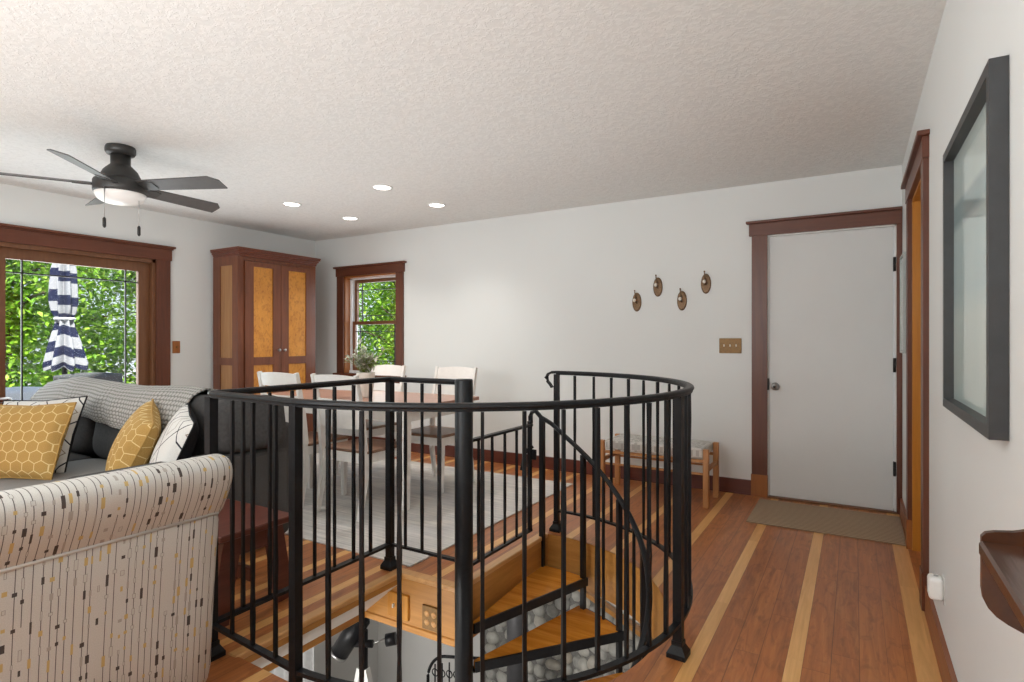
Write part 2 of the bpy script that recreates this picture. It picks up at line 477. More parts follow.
def copy_tree(o, parent=None):
    c = o.copy(); COL.objects.link(c)
    if parent is not None: c.parent = parent
    for ch in list(o.children): copy_tree(ch, c)
    return c

# =================================================================== the room
XL, XR, YB, YF, CZ = -5.72, .284, 4.85, -2.3, 2.44
CX, CY = -1.622, 2.285; QX, QY = -1.602, 2.28
def arc(r, a0, a1, z, n=40):             # angle clockwise from +y
    return [(CX + r * math.sin(R(a0 + (a1 - a0) * i / n)), CY + r * math.cos(R(a0 + (a1 - a0) * i / n)), z) for i in range(n + 1)]
HOLE = [(-2.035, 1.355), (-2.035, 2.28), (-1.66, 2.28), (-1.66, 3.218)] + [(p[0], p[1]) for p in arc(.94, -3.2, 180, 0, 72)[1:]]
HOLE2 = [(-2.30, 1.355), (-2.30, 2.28)] + HOLE[2:]
def holed(name, z, mat, flip=False, hole=HOLE):
    bm = bmesh.new()
    outer = [(XL - .1, YF), (XR + .9, YF), (XR + .9, YB + .1), (XL - .1, YB + .1)]
    for ring in (outer, hole):
        w = [bm.verts.new((p[0], p[1], z)) for p in ring]
        for i in range(len(w)): bm.edges.new((w[i], w[(i + 1) % len(w)]))
    bmesh.ops.triangle_fill(bm, edges=bm.edges[:], use_beauty=True)
    bmesh.ops.recalc_face_normals(bm, faces=bm.faces)
    if bm.faces[0].normal.z * (-1 if flip else 1) < 0: bmesh.ops.reverse_faces(bm, faces=bm.faces)
    me = bpy.data.meshes.new(name); bm.to_mesh(me); bm.free(); me.materials.append(MAT[mat])
    o = bpy.data.objects.new(name, me); COL.objects.link(o); o['kind'] = 'structure'; return o
holed('floor', 0, 'floor')
holed('ceiling_lower', -.292, 'lowwall', True, HOLE2)

b = MB(); b.box(XL - .2, XR + 1.2, YF - .2, YB + .2, CZ, CZ + .12); struct('ceiling', b, 'ceiling')
b = MB()                                  # back wall with the window opening
WX0, WX1, WZ0, WZ1 = -5.215, -4.385, .83, 1.975
DX0, DX1, DZ = -.585, .252, 2.03
T = .17
for q in ((XL - .2, WX0, 0, CZ), (WX0, WX1, 0, WZ0), (WX0, WX1, WZ1, CZ), (WX1, DX0, 0, CZ), (DX0, DX1, DZ, CZ), (DX1, XR + .1, 0, CZ)):
    b.box(q[0], q[1], YB, YB + T, q[2], q[3])
struct('wall_back', b, 'wall')
b = MB()                                  # left wall with the sliding door opening
SY0, SY1, SZ = .62, 2.965, 1.985
for q in ((YF - .2, SY0, 0, CZ), (SY0, SY1, SZ, CZ), (SY1, YB + .17, 0, CZ), (SY0, SY1, -.3, 0)):
    b.box(XL - T, XL, q[0], q[1], q[2], q[3])
struct('wall_left', b, 'wall')
b = MB()                                  # right wall with the doorway
RY0, RY1, RZ = 3.262, 4.052, 2.03
for q in ((YF - .2, RY0, 0, CZ), (RY0, RY1, RZ, CZ), (RY1, YB + .1, 0, CZ)):
    b.box(XR, XR + .13, q[0], q[1], q[2], q[3])
struct('wall_right', b, 'wall')
b = MB(); b.box(XL - .2, XR + .1, YF - .15, YF, 0, CZ); struct('wall_front', b, 'wall')

# baseboards
b = MB(); b.box(-5.2, -.692, YB - .016, YB, 0, .115); b.box(-5.2, -.692, YB - .02, YB, .0, .012); struct('baseboard_back', b, 'base')
b = MB(); b.box(XR - .016, XR, RY1 + .108, YB, 0, .115); b.box(XR - .016, XR, YF, RY0 - .108, 0, .115); struct('baseboard_right', b, 'base_y')
b = MB(); b.box(XL, XL + .016, SY1 + .125, 3.5, 0, .115); struct('baseboard_left', b, 'base_y')

# ------------------------------------------------------------------- white door in the back wall
door = structroot('door_1', (-.16, YB, 0))
b = MB(); b.box(DX0 + .012, DX1 - .018, YB + .012, YB + .052, .012, DZ - .012, .002, 1); slab = b.build('door_slab', 'door_white', door)
b = MB(); b.box(-.695, -.583, YB - .022, YB + .004, .17, 2.03); b.box(DX1 - .002, XR - .001, YB - .022, YB + .004, 0, 2.03); b.build('side_casing', 'trim', door)
b = MB(); b.box(-.700, -.580, YB - .027, YB + .004, 0, .17, .002, 1); b.build('plinth_block', 'plinth', door)
b = MB(); b.box(-.715, XR - .001, YB - .026, YB + .004, 2.03, 2.125, .002, 1); b.box(-.735, XR - .001, YB - .045, YB + .004, 2.125, 2.145, .003, 1)
b.build('head_casing', 'trim_h', door)
b = MB(); b.box(DX0, DX0 + .010, YB, YB + .10, 0, DZ); b.box(DX1 - .014, DX1, YB, YB + .10, 0, DZ); b.box(DX0, DX1, YB, YB + .10, DZ - .010, DZ); b.build('door_jamb', 'white', door)
b = MB(); b.box(DX0, DX1, YB - .03, YB + .09, .0, .012, .003, 1); b.build('threshold', 'jamb', door)
b = MB(); b.lathe([(.030, 0), (.030, -.006), (.012, -.010), (.011, -.032), (.024, -.040), (.027, -.052), (.020, -.062), (0, -.064)], (-.53, YB + .012, .86), 20, 'y'); k = b.build('door_knob', 'steel', door)
b = MB(); b.lathe([(.010, -.064), (.008, -.067), (0, -.067)], (-.53, YB + .012, .86), 12, 'y'); b.build('knob_button', 'dark', k)
b = MB(); b.box(DX0 + .002, DX0 + .013, YB - .003, YB + .02, .83, .92); b.build('strike_plate', 'dark', door)
for z in (1.70, .99, .26):
    b = MB(); b.box(DX1 - .022, DX1 - .004, YB - .004, YB + .02, z, z + .10, .002, 1); b.tube([(DX1 - .014, YB - .008, z), (DX1 - .014, YB - .008, z + .10)], .006); b.build('hinge', 'dark', door)

# ------------------------------------------------------------------- doorway in the right wall
d2 = structroot('door_2', (XR, 3.65, 0))
b = MB(); b.box(XR - .022, XR + .002, RY0 - .105, RY0, .17, 2.03); b.box(XR - .022, XR + .002, RY1, RY1 + .105, .17, 2.03); b.build('side_casing', 'trim', d2)
b = MB(); b.box(XR - .027, XR + .002, RY1 - .002, RY1 + .108, 0, .17, .002, 1); b.build('plinth_block', 'plinth', d2)
b = MB(); b.box(XR - .027, XR + .002, RY0 - .108, RY0 + .002, 0, .17, .002, 1); b.build('plinth_block', 'trim', d2)
b = MB(); b.box(XR - .026, XR + .002, RY0 - .115, RY1 + .115, 2.03, 2.125, .002, 1); b.box(XR - .047, XR + .002, RY0 - .14, RY1 + .14, 2.125, 2.147, .003, 1); b.build('head_casing', 'trim_y', d2)
b = MB(); b.box(XR, XR + .13, RY1 - .016, RY1 + .001, 0, 2.03); b.box(XR, XR + .13, RY0 - .001, RY0 + .016, 0, 2.03); b.box(XR, XR + .13, RY0, RY1, 2.014, 2.031); b.build('door_jamb', 'amber', d2)
b = MB(); b.box(XR + .095, XR + .135, RY0 + .018, RY1 - .018, .01, 2.012, .003, 1); b.build('door_slab', 'amber', d2)
b = MB(); b.box(XR + .086, XR + .096, RY0 + .1, RY1 - .1, .2, .95, .003, 1); b.box(XR + .086, XR + .096, RY0 + .1, RY1 - .1, 1.1, 1.9, .003, 1); b.build('door_panel', 'amber', d2)

# ------------------------------------------------------------------- double-hung window in the back wall
w1 = structroot('window_1', (-4.8, YB, WZ0))
b = MB(); b.box(-5.32, WX0 + .003, YB - .022, YB + .003, WZ0 - .02, WZ1); b.box(WX1 - .003, -4.284, YB - .022, YB + .003, WZ0 - .02, WZ1); b.build('side_casing', 'trim', w1)
b = MB(); b.box(-5.335, -4.27, YB - .026, YB + .003, WZ1, 2.07, .002, 1); b.box(-5.36, -4.245, YB - .046, YB + .003, 2.07, 2.092, .003, 1); b.build('head_casing', 'trim_h', w1)
b = MB(); b.box(-5.35, -4.25, YB - .06, YB + .06, WZ0 - .03, WZ0, .004, 1); b.box(-5.32, -4.284, YB - .02, YB, WZ0 - .12, WZ0 - .03); b.build('window_stool', 'trim_h', w1)
b = MB(); b.box(WX0 - .001, WX0 + .018, YB, YB + .075, WZ0, WZ1); b.box(WX1 - .018, WX1 + .001, YB, YB + .075, WZ0, WZ1); b.box(WX0, WX1, YB, YB + .075, WZ1 - .018, WZ1 + .001); b.build('window_reveal', 'plinth', w1)
b = MB(); b.box(WX0 - .001, WX0 + .045, YB + .075, YB + .17, WZ0, WZ1); b.box(WX1 - .03, WX1 + .001, YB + .075, YB + .17, WZ0, WZ1); b.box(WX0, WX1, YB + .075, YB + .17, WZ1 - .035, WZ1 + .001); b.box(WX0, WX1, YB + .06, YB + .17, WZ0 - .001, WZ0 + .03); b.build('window_frame', 'vinyl', w1)
def sash(z0, z1, y, m1, m2, mat):
    a0, a1 = WX0 + .045, WX1 - .03
    b = MB(); s = .038
    b.box(a0, a0 + s, y, y + .03, z0, z1); b.box(a1 - s, a1, y, y + .03, z0, z1); b.box(a0 + s, a1 - s, y, y + .03, z0, z0 + s); b.box(a0 + s, a1 - s, y, y + .03, z1 - s, z1)
    sh = b.build('sash', mat, w1)
    b = MB(); g = .009
    for z in (z0 + m1, z1 - m2): b.box(a0 + s, a1 - s, y + .008, y + .022, z - g / 2, z + g / 2)
    for xx in (a0 + s + .075, a1 - s - .06): b.box(xx - g / 2, xx + g / 2, y + .008, y + .022, z0 + s, z1 - s)
    b.build('muntin', 'muntin', sh)
    b = MB(); b.box(a0 + s, a1 - s, y + .013, y + .017, z0 + s, z1 - s); b.build('pane', 'glass', sh)
sash(1.405, WZ1 - .035, YB + .125, .105, .125, 'jamb')
sash(WZ0 + .03, 1.443, YB + .09, .12, .12, 'jamb')

# ------------------------------------------------------------------- sliding glass door in the left wall
d3 = structroot('door_3', (XL, 1.8, 0))
b = MB(); b.box(XL - .003, XL + .024, SY1 - .004, SY1 + .125, 0, SZ); b.box(XL - .003, XL + .024, SY0 - .125, SY0 + .004, 0, SZ); b.build('side_casing', 'trim', d3)
b = MB(); b.box(XL - .003, XL + .027, SY0 - .14, SY1 + .14, SZ, SZ + .105, .002, 1); b.box(XL - .003, XL + .036, SY0 - .15, SY1 + .15, SZ + .105, SZ + .118, .002, 1); b.box(XL - .003, XL + .052, SY0 - .165, SY1 + .165, SZ + .118, SZ + .138, .003, 1); b.build('head_casing', 'trim_y', d3)
b = MB(); b.box(XL - .17, XL + .001, SY1 - .03, SY1 + .001, 0, SZ); b.box(XL - .17, XL + .001, SY0 - .001, SY0 + .03, 0, SZ); b.box(XL - .17, XL + .001, SY0, SY1, SZ - .035, SZ + .001); b.box(XL - .17, XL + .01, SY0, SY1, 0, .03); b.build('door_jamb', 'jamb', d3)
def slider(y0, y1, x, name, my):
    b = MB(); s = .10; zt = SZ - .035
    for q in ((y0, y0 + s, .03, zt), (y1 - s, y1, .03, zt), (y0 + s, y1 - s, .03, .25), (y0 + s, y1 - s, zt - .085, zt)): b.box(x - .02, x + .02, *q)
    p = b.build(name, 'jamb', d3)
    b = MB(); g = .011; zz = zt - .085
    for yy in my: b.box(x - .008, x + .008, yy - g / 2, yy + g / 2, .25, zz)
    for z in (zz - .105, .25 + .12): b.box(x - .008, x + .008, y0 + s, y1 - s, z - g / 2, z + g / 2)
    b.build('muntin', 'muntin', p)
    b = MB(); b.box(x - .003, x + .003, y0 + s, y1 - s, .25, zz); b.build('pane', 'glass', p)
slider(1.755, 2.937, XL - .075, 'door_panel', (1.965, 2.735))
slider(.648, 1.80, XL - .125, 'door_panel', (.85, 1.60))

# ------------------------------------------------------------------- stairwell edge (fascia, nosing) and lower room
ZF = -.292
b = MB(); b.poly([(-2.038, 1.34, -.05), (-2.038, 2.29, -.05), (-2.29, 2.29, -.262), (-2.29, 1.34, -.262)], [(0, 1, 2, 3)]); struct('ceiling_soffit', b, 'lowwall')
b = MB(); b.box(-2.055, -2.033, 1.34, 2.282, -.05, -.022); b.box(-2.31, -2.285, 1.34, 2.282, ZF - .004, ZF + .035, .004, 1); struct('trim_1', b, 'fascia_y')
b = MB(); b.box(-2.30, -1.66, 2.28, 2.294, ZF, -.022); b.box(-2.30, -1.66, 2.272, 2.294, ZF, ZF + .035, .004, 1); b.box(-2.04, -1.66, 2.276, 2.294, -.045, -.022); struct('trim_2', b, 'fascia')
b = MB(); b.box(-1.674, -1.66, 2.28, 3.22, ZF, -.022); struct('trim_3', b, 'fascia_y')
def curved(name, r0, r1, z0, z1, a0, a1, mat, n=64):
    b = MB(); P = [(-0, 0)]
    A = arc(r0, a0, a1, 0, n); B = arc(r1, a0, a1, 0, n)
    for i in range(n):
        b.poly([(A[i][0], A[i][1], z0), (A[i+1][0], A[i+1][1], z0), (B[i+1][0], B[i+1][1], z0), (B[i][0], B[i][1], z0),
                (A[i][0], A[i][1], z1), (A[i+1][0], A[i+1][1], z1), (B[i+1][0], B[i+1][1], z1), (B[i][0], B[i][1], z1)],
               [(0, 1, 2, 3), (4, 5, 6, 7), (0, 1, 5, 4), (2, 3, 7, 6)])
    return struct(name, b, mat)
curved('trim_4', .94, .955, ZF, -.004, -3.5, 180, 'fascia')
b = MB(); b.box(-2.31, -1.6, 1.326, 1.34, ZF, -.022); struct('trim_5', b, 'fascia')
b = MB()                                  # pale maple nosing round the straight edges
b.box(-2.085, -2.03, 1.345, 2.285, -.022, .004, .004, 1); b.box(-2.085, -1.655, 2.272, 2.33, -.022, .004, .004, 1); b.box(-1.71, -1.655, 2.30, 3.22, -.022, .004, .004, 1)
struct('trim_6', b, 'nosing')
# lower room
LZ = -2.72
b = MB(); b.box(-6, 1.2, -1.5, 5.2, LZ - .1, LZ); struct('floor_lower', b, 'lowfloor')
b = MB(); b.box(-4.75, -2.9, 4.85, 5.0, LZ, ZF); struct('wall_lower_back', b, 'lowwall')
b = MB(); b.box(-4.80, -4.67, -1.5, 5.0, LZ, ZF); struct('wall_lower_left', b, 'lowwall')
b = MB(); b.box(.3, .45, -1.5, 5.0, LZ, ZF); struct('wall_lower_right', b, 'lowwall')
b = MB(); b.box(-4.8, .45, -1.6, -1.5, LZ, ZF); struct('wall_lower_front', b, 'lowwall')
# cobblestone chimney breast: straight then turning toward the stairs
SW = [(-2.97, 4.45), (-1.95, 4.33), (-1.20, 3.82), (.3, 2.85)]
b = MB()
for i in range(3):
    (xa, ya), (xb, yb) = SW[i], SW[i + 1]
    b.poly([(xa, ya, LZ), (xb, yb, LZ), (xb, yb, -.80), (xa, ya, -.80)], [(0, 1, 2, 3)])
b.poly([(-2.97, 4.45, LZ), (-2.97, 5, LZ), (-2.97, 5, ZF), (-2.97, 4.45, ZF)], [(0, 1, 2, 3)])
struct('wall_lower_stone', b, 'mortar')
b = MB()
for i in range(3):
    (xa, ya), (xb, yb) = SW[i], SW[i + 1]
    b.poly([(xa, ya + .03, -.80), (xb, yb + .03, -.80), (xb, yb + .03, ZF), (xa, ya + .03, ZF)], [(0, 1, 2, 3)])
struct('wall_lower_chimney', b, 'lowwall')
b = MB()
for i in range(3):
    b.bar([(SW[i][0], SW[i][1] - .02, -.79), (SW[i + 1][0], SW[i + 1][1] - .02, -.79)], .05, .035)
struct('trim_7', b, 'fascia')
b = MB(); rs = random.Random(3)
ico = bmesh.new(); bmesh.ops.create_icosphere(ico, subdivisions=2, radius=1)
IV = [v.co.copy() for v in ico.verts]; IF = [tuple(v.index for v in f.verts) for f in ico.faces]; ico.free()
for i in range(3):
    a = Vector((*SW[i], 0)); c = Vector((*SW[i + 1], 0)); L = (c - a).length; t = (c - a) / L; nrm = Vector((-t.y, t.x, 0))
    if nrm.y > 0: nrm = -nrm
    rows = 16
    for r in range(rows):
        zc = -.87 - r * .108
        x = rs.uniform(0, .06)
        while x < L:
            w = rs.uniform(.045, .085); h = rs.uniform(.045, .068)
            ctr = a + t * (x + w) + Vector((0, 0, zc + rs.uniform(-.025, .025))) - nrm * .005
            rot = rs.uniform(-.6, .6); k = rs.random(); sd = rs.random() * 50
            vs = []
            for q in IV:
                d = 1 + .22 * (mnoise.noise(q * 1.3 + Vector((sd, 0, 0))))
                px, pz, pn = q.x * w * 1.02 * d, q.z * h * d, q.y * .05 * d
                px, pz = px * math.cos(rot) - pz * math.sin(rot), px * math.sin(rot) + pz * math.cos(rot)
                vs.append(ctr + t * px + Vector((0, 0, pz)) + nrm * pn)
            b.poly(vs, IF, [(k, .5)] * len(vs), True)
            x += w * 2 + .004
o = b.build('stone_facing', 'stone', None, keep=True, norm=False, weld=False); o.parent = bpy.data.objects['wall_lower_stone']

# =================================================================== spiral stair
stair = thing('spiral_staircase', (CX, CY, LZ), 'black iron spiral staircase with orange wooden wedge treads going down the stairwell', 'staircase')
b = MB(); b.lathe([(.0445, LZ), (.0445, 1.018), (.041, 1.024), (0, 1.024)], (CX - .014, CY, 0), 32); b.build('center_pole', 'stair_black', stair)
RO = .885
NT = 14
def nose(k): return 17.5 + 20.5 * (k - 1) if k > 0 else -3.4
def pol(r, a, z): return (CX + r * math.sin(R(a)), CY + r * math.cos(R(a)), z)
for k in range(1, NT + 1):
    z = -.18 * k - (.04 if k > 2 else 0); a1 = nose(k); a0 = nose(k - 1) - (3.5 if k == 2 else 0)
    n = 10; A = [a0 + (a1 - a0) * i / n for i in range(n + 1)]
    def wedge(off, z0, z1, bb, r):
        inner = [pol(.046, a0, 0)[:2], pol(.046, a1, 0)[:2]]
        out = [pol(r, q, 0)[:2] for q in A]
        bb.prism(inner[::-1] + out, z0, z1)
    b = MB(); wedge(0, z - .034, z, b, RO - .008); tr = b.build('tread', 'tread', stair)
    b = MB()
    e = Vector(pol(1, a1, 0)) - Vector((CX, CY, 0)); s = Vector((e.y, -e.x, 0)) * .006     # bar along the nosing
    p0 = Vector(pol(.044, a1, z - .022)) + s; p1 = Vector(pol(RO, a1, z - .022)) + s
    b.bar([p0, p1], .012, .048)
    b.bar([pol(RO, q, z - .028) for q in A], .008, .048)
    p0 = Vector(pol(.044, a0, z - .045)); p1 = Vector(pol(RO, a0, z - .045)); b.bar([p0, p1], .012, .03)
    b.build('tread_frame', 'stair_black', tr)
HT = [(-4, .745), (2, .70), (8, .635), (17, .55), (25, .475), (39, .345), (50, .25), (60, .17), (75, .05), (90, -.07), (320, -2.10)]
def hz(a):
    for (p, q), (r, s) in zip(HT, HT[1:]):
        if a <= r: return q + (s - q) * (a - p) / (r - p)
    return HT[-1][1]
RH = .865
hp = [pol(RH, -3.2 + i * 2.5, hz(-3.2 + i * 2.5)) for i in range(112)]
start = [(hp[0][0] - .072, hp[0][1] + .0, .695), (hp[0][0] - .074, hp[0][1], .735), (hp[0][0] - .062, hp[0][1], .765), (hp[0][0] - .034, hp[0][1], .772)]
b = MB(); b.sweep(start + hp, [(-.014, -.005), (-.008, -.011), (.008, -.011), (.014, -.005), (.014, .005), (.008, .011), (-.008, .011), (-.014, .005)]); b.build('handrail', 'stair_black', stair)
def upright(bb, p, z0, z1, w, ang=0, wob=0, seed=0):
    n = 8 if wob else 1
    zs = [z0 + (z1 - z0) * i / n for i in range(n + 1)]
    rr = random.Random(seed)
    bb.sweep([(p[0], p[1], q) for q in zs], [(-w / 2, -w / 2), (w / 2, -w / 2), (w / 2, w / 2), (-w / 2, w / 2)], up=(math.sin(ang), math.cos(ang), 0),
             scale=[1 + rr.uniform(-wob, wob) for q in zs] if wob else None)
b = MB(); upright(b, pol(RH, -2.6, 0), -.24, .735, .030, R(-2.6)); b.build('newel_post', 'stair_black', stair)
for k in range(1, NT):
    a = nose(k) - .6; z = -.18 * k
    b = MB(); upright(b, pol(RH, a, 0), z - .26, hz(a) - .01, .026, R(a)); b.build('baluster', 'stair_black', stair)
    for f in (.5,):
        a2 = nose(k) + 20.5 * f
        b = MB(); upright(b, pol(RH, a2, 0), -.18 * (k + 1) - .05, hz(a2) - .01, .013, R(a2), .15, k); b.build('baluster', 'stair_black', stair)

# =================================================================== guard railing round the stairwell
RR = 1.02; RT = 1.02
rail = thing('stair_railing', (-1.36, 2.28, 0), 'black iron guard railing curving around the stairwell on the wooden floor', 'railing')
arcp = [(p[0], p[1]) for p in [(QX + RR * math.sin(R(178.8 - 180.7 * i / 60)), QY + RR * math.cos(R(178.8 - 180.7 * i / 60)), 0) for i in range(61)]]
top_xy = [(-1.64, 2.30), (-2.115, 2.30), (-2.13, 2.285), (-2.122, 1.325), (-2.114, 1.306), (-2.097, 1.298)] + arcp
b = MB()
prof = [(-.018, -.003), (-.015, -.008), (.015, -.008), (.018, -.003), (.016, .005), (.010, .009), (-.010, .009), (-.016, .005)]
hook = [(arcp[-1][0] - .035, arcp[-1][1] + .001, RT - .011), (arcp[-1][0] - .062, arcp[-1][1] + .002, RT - .022), (arcp[-1][0] - .074, arcp[-1][1], RT - .045), (arcp[-1][0] - .066, arcp[-1][1], RT - .068), (arcp[-1][0] - .046, arcp[-1][1], RT - .088), (arcp[-1][0] - .032, arcp[-1][1], RT - .108)]
b.sweep([(x, y, RT - .009) for x, y in top_xy] + hook[:1], prof)
b.bar([hook[0], *hook[1:]], .024, .012)
b.build('top_rail', 'black', rail)
b = MB(); b.bar([(x, y, RT - .021) for x, y in top_xy], .024, .009); b.build('rail_channel', 'black', rail)
ZB = .128
b = MB(); b.bar([(-1.64, 2.30, ZB), (-2.13, 2.30, ZB), (-2.118, 1.30, ZB)] + [(x, y, ZB) for x, y in arcp], .026, .013); b.build('bottom_rail', 'black', rail)
posts = [((-2.13, 2.30), .034, 0), ((-2.118, 1.302), .034, 0), ((QX + RR * math.sin(R(178.8)), QY + RR * math.cos(R(178.8))), .031, 0), ((QX + RR * math.sin(R(93)), QY + RR * math.cos(R(93))), .034, R(93)), ((QX + RR * math.sin(R(-1.9)), QY + RR * math.cos(R(-1.9))), .030, 0)]
for p, w, a in posts:
    b = MB(); upright(b, p, .002, RT - .022, w, a); po = b.build('post', 'black', rail)
    b = MB(); f = .036; g = w / 2 + .004; ca, sa = math.cos(-a), math.sin(-a)
    def rq(u, v, z): return (p[0] + u * ca - v * sa, p[1] + u * sa + v * ca, z)
    vs = [rq(u, v, 0) for u, v in ((-f, -f), (f, -f), (f, f), (-f, f))] + [rq(u, v, .018) for u, v in ((-f, -f), (f, -f), (f, f), (-f, f))] + [rq(u, v, .045) for u, v in ((-g, -g), (g, -g), (g, g), (-g, g))] + [rq(u, v, .062) for u, v in ((-g, -g), (g, -g), (g, g), (-g, g))]
    fs = [(3, 2, 1, 0), (12, 13, 14, 15)]
    for L in range(3): fs += [(L * 4 + i, L * 4 + (i + 1) % 4, L * 4 + 4 + (i + 1) % 4, L * 4 + 4 + i) for i in range(4)]
    b.poly(vs, fs); b.build('post_foot', 'black', po)
bal = [(-2.13, y) for y in (1.443, 1.567, 1.680, 1.803, 1.920, 2.041, 2.157)] + [(x, 1.298 - (x + 2.105) * .07) for x in (-1.965, -1.832, -1.695)] + [(x, 2.30) for x in (-2.022, -1.91, -1.797)]
ang = []
for a in (170.9, 164, 157, 150, 142.6, 135.2, 127.8, 120.6, 113.4, 106.5, 99.8, 86, 79, 72, 65, 58, 50.7, 43.4, 35.8, 28.4, 20.6, 13.1, 5.3):
    bal.append((QX + RR * math.sin(R(a)), QY + RR * math.cos(R(a))))
for i, p in enumerate(bal):
    a = math.atan2(p[0] - QX, p[1] - QY) if i > 12 else 0
    b = MB(); upright(b, p, ZB, RT - .028, .0122, a, .18, i); b.build('baluster', 'black', rail)
# knob on the near post (latch nub)
# gate along the landing edge
gate = thing('stair_gate', (-1.69, 2.68, 0), 'low black iron gate with thin bars along landing edge beside the center pole', 'gate')
GX = -1.675
gx = lambda y: GX
b = MB(); b.bar([(GX, 2.335, .705), (GX, 3.03, .705)], .030, .014); b.build('gate_rail', 'black', gate)
b = MB(); b.bar([(GX, 2.335, .075), (GX, 3.03, .075)], .022, .014); b.build('gate_rail', 'black', gate)
for y, w in ((2.345, .016), (3.015, .022)):
    b = MB(); upright(b, (GX, y), .068, .73, w); b.build('gate_stile', 'black', gate)
for y in (2.47, 2.60, 2.73, 2.86):
    b = MB(); upright(b, (GX, y), .075, .705, .012, 0, .15, int(y * 100)); b.build('gate_bar', 'black', gate)
b = MB(); b.box(GX + .006, GX + .04, 3.015, 3.03, .50, .56, .003, 1); b.bar([(GX + .02, 3.02, .58), (GX - .02, 3.0, .55), (GX - .03, 2.97, .44)], .012, .02); b.build('gate_latch', 'black', gate)
MAT['palegrey'] = plain('pale_grey_frame', (.40, .43, .41), .4, 0, .05)

# =================================================================== ceiling: fan and downlights
CANS = [(-3.245, 3.415), (-4.34, 3.42), (-4.337, 4.11), (-3.247, 4.115)]
CL = ['round recessed ceiling light, the one nearest the viewer', 'round recessed ceiling light, leftmost, nearest the ceiling fan',
      'round recessed ceiling light, lowest in view, nearest the small window', 'round recessed ceiling light, rightmost, nearest the long white wall']
for (x, y), lb in zip(CANS, CL):
    t = thing('recessed_light', (x, y, CZ), lb, 'ceiling light', 'recessed ceiling lights')
    b = MB(); b.lathe([(.082, CZ), (.082, CZ - .006), (.070, CZ - .008), (.066, CZ)], (x, y, 0), 28); b.build('trim_ring', 'white', t)
    b = MB(); b.lathe([(.067, CZ - .003), (0, CZ - .004)], (x, y, 0), 28); b.build('lens', 'lens', t)

FX, FY = -4.0, 1.86
fan = thing('ceiling_fan', (FX, FY, CZ), 'dark grey five-blade ceiling fan with frosted light on the white ceiling', 'ceiling fan')
c = (FX, FY, 0)
b = MB(); b.lathe([(.080, CZ), (.084, CZ - .012), (.084, CZ - .036), (.076, CZ - .05), (.055, CZ - .054)], c, 32); b.build('canopy', 'fan', fan)
b = MB(); b.lathe([(.055, CZ - .05), (.055, CZ - .115), (.066, CZ - .125), (.094, CZ - .155), (.112, CZ - .195), (.120, CZ - .212), (.142, CZ - .218), (.148, CZ - .228), (.148, CZ - .286), (.143, CZ - .298), (.13, CZ - .298)], c, 40); b.build('motor_housing', 'fan', fan)
b = MB(); b.lathe([(.140, CZ - .294), (.139, CZ - .308), (.126, CZ - .335), (.095, CZ - .354), (.05, CZ - .363), (0, CZ - .365)], c, 40); b.build('light_bowl', 'frost', fan)
for k in range(5):
    a = R(-51 + 72 * k + 2); ca, sa = math.cos(a), math.sin(a)
    def bl(r, s, dz=0, tl=.30): return (FX + ca * r - sa * s, FY + sa * r + ca * s, CZ - .245 + dz - s * tl)
    out = [(.15, -.052), (.64, -.064), (.69, -.02), (.69, .066), (.15, .052)]
    b = MB(); vs = [bl(r, s) for r, s in out] + [bl(r, s, -.007) for r, s in out]; n = len(out)
    b.poly(vs, [tuple(range(n)), tuple(range(2 * n - 1, n - 1, -1))] + [(i, n + i, n + (i + 1) % n, (i + 1) % n) for i in range(n)])
    bd = b.build('blade', 'blade', fan)
    b = MB(); out2 = [(.12, -.03), (.20, -.046), (.245, -.03), (.245, .03), (.20, .046), (.12, .03)]; n = len(out2)
    vs = [bl(r, s, .002) for r, s in out2] + [bl(r, s, -.012) for r, s in out2]
    b.poly(vs, [tuple(range(n)), tuple(range(2 * n - 1, n - 1, -1))] + [(i, n + i, n + (i + 1) % n, (i + 1) % n) for i in range(n)]); b.build('blade_bracket', 'fan', bd)
for dx, dy, L in ((.075, -.125, .20), (.10, .06, .225)):
    x, y = FX + dx, FY + dy; z0 = CZ - .285
    b = MB(); b.tube([(x, y, z0), (x, y, z0 - L)], .0022, 6); p = b.build('pull_chain', 'steel', fan)
    b = MB(); b.lathe([(.004, z0 - L + .01), (.0095, z0 - L), (.0095, z0 - L - .045), (.004, z0 - L - .055)], (x, y, 0), 10); b.build('pull_knob', 'dark', p)

# =================================================================== things on the walls
HK = ['brass wall hook, leftmost of the four on the white wall', 'brass wall hook, second from left and raised, on the white wall',
      'brass wall hook, third from left, lower than its neighbours, on the white wall', 'brass wall hook, rightmost of the four, nearest the white door']
for (x, z), lb in zip(((-1.628, 1.560), (-1.443, 1.682), (-1.24, 1.558), (-1.046, 1.690)), HK):
    t = thing('wall_hook', (x, YB, z), lb, 'hook', 'brass wall hooks')
    b = MB(); pr = [(.040, 0), (.040, -.006), (.034, -.011), (.028, -.009), (.014, -.016), (0, -.017)]; b.lathe(pr, (x, YB, z - .012), 28, 'y', sy=2.05); b.build('backplate', 'bronze', t)
    b = MB(); b.tube([(x, YB - .006, z - .01), (x, YB - .03, z - .02), (x, YB - .055, z - .016), (x, YB - .066, z + .008)], .006, 8, [.007, .006, .0055, .007]); p = b.build('lower_hook', 'brass', t)
    b = MB(); b.ellip((x, YB - .068, z + .0), (.013, .013, .016), 1, 12, 8); b.build('hook_tip', 'porcelain', p)
    b = MB(); b.tube([(x, YB - .006, z + .02), (x, YB - .03, z + .022), (x, YB - .052, z + .045), (x, YB - .060, z + .078)], .005, 8, [.007, .006, .005, .0045]); b.ellip((x, YB - .061, z + .082), (.007, .007, .007), 1, 10, 8); b.build('upper_hook', 'bronze', t)
t = thing('switch_plate', (-.857, YB, 1.17), 'brass three-toggle switch plate on the white wall left of door', 'light switch')
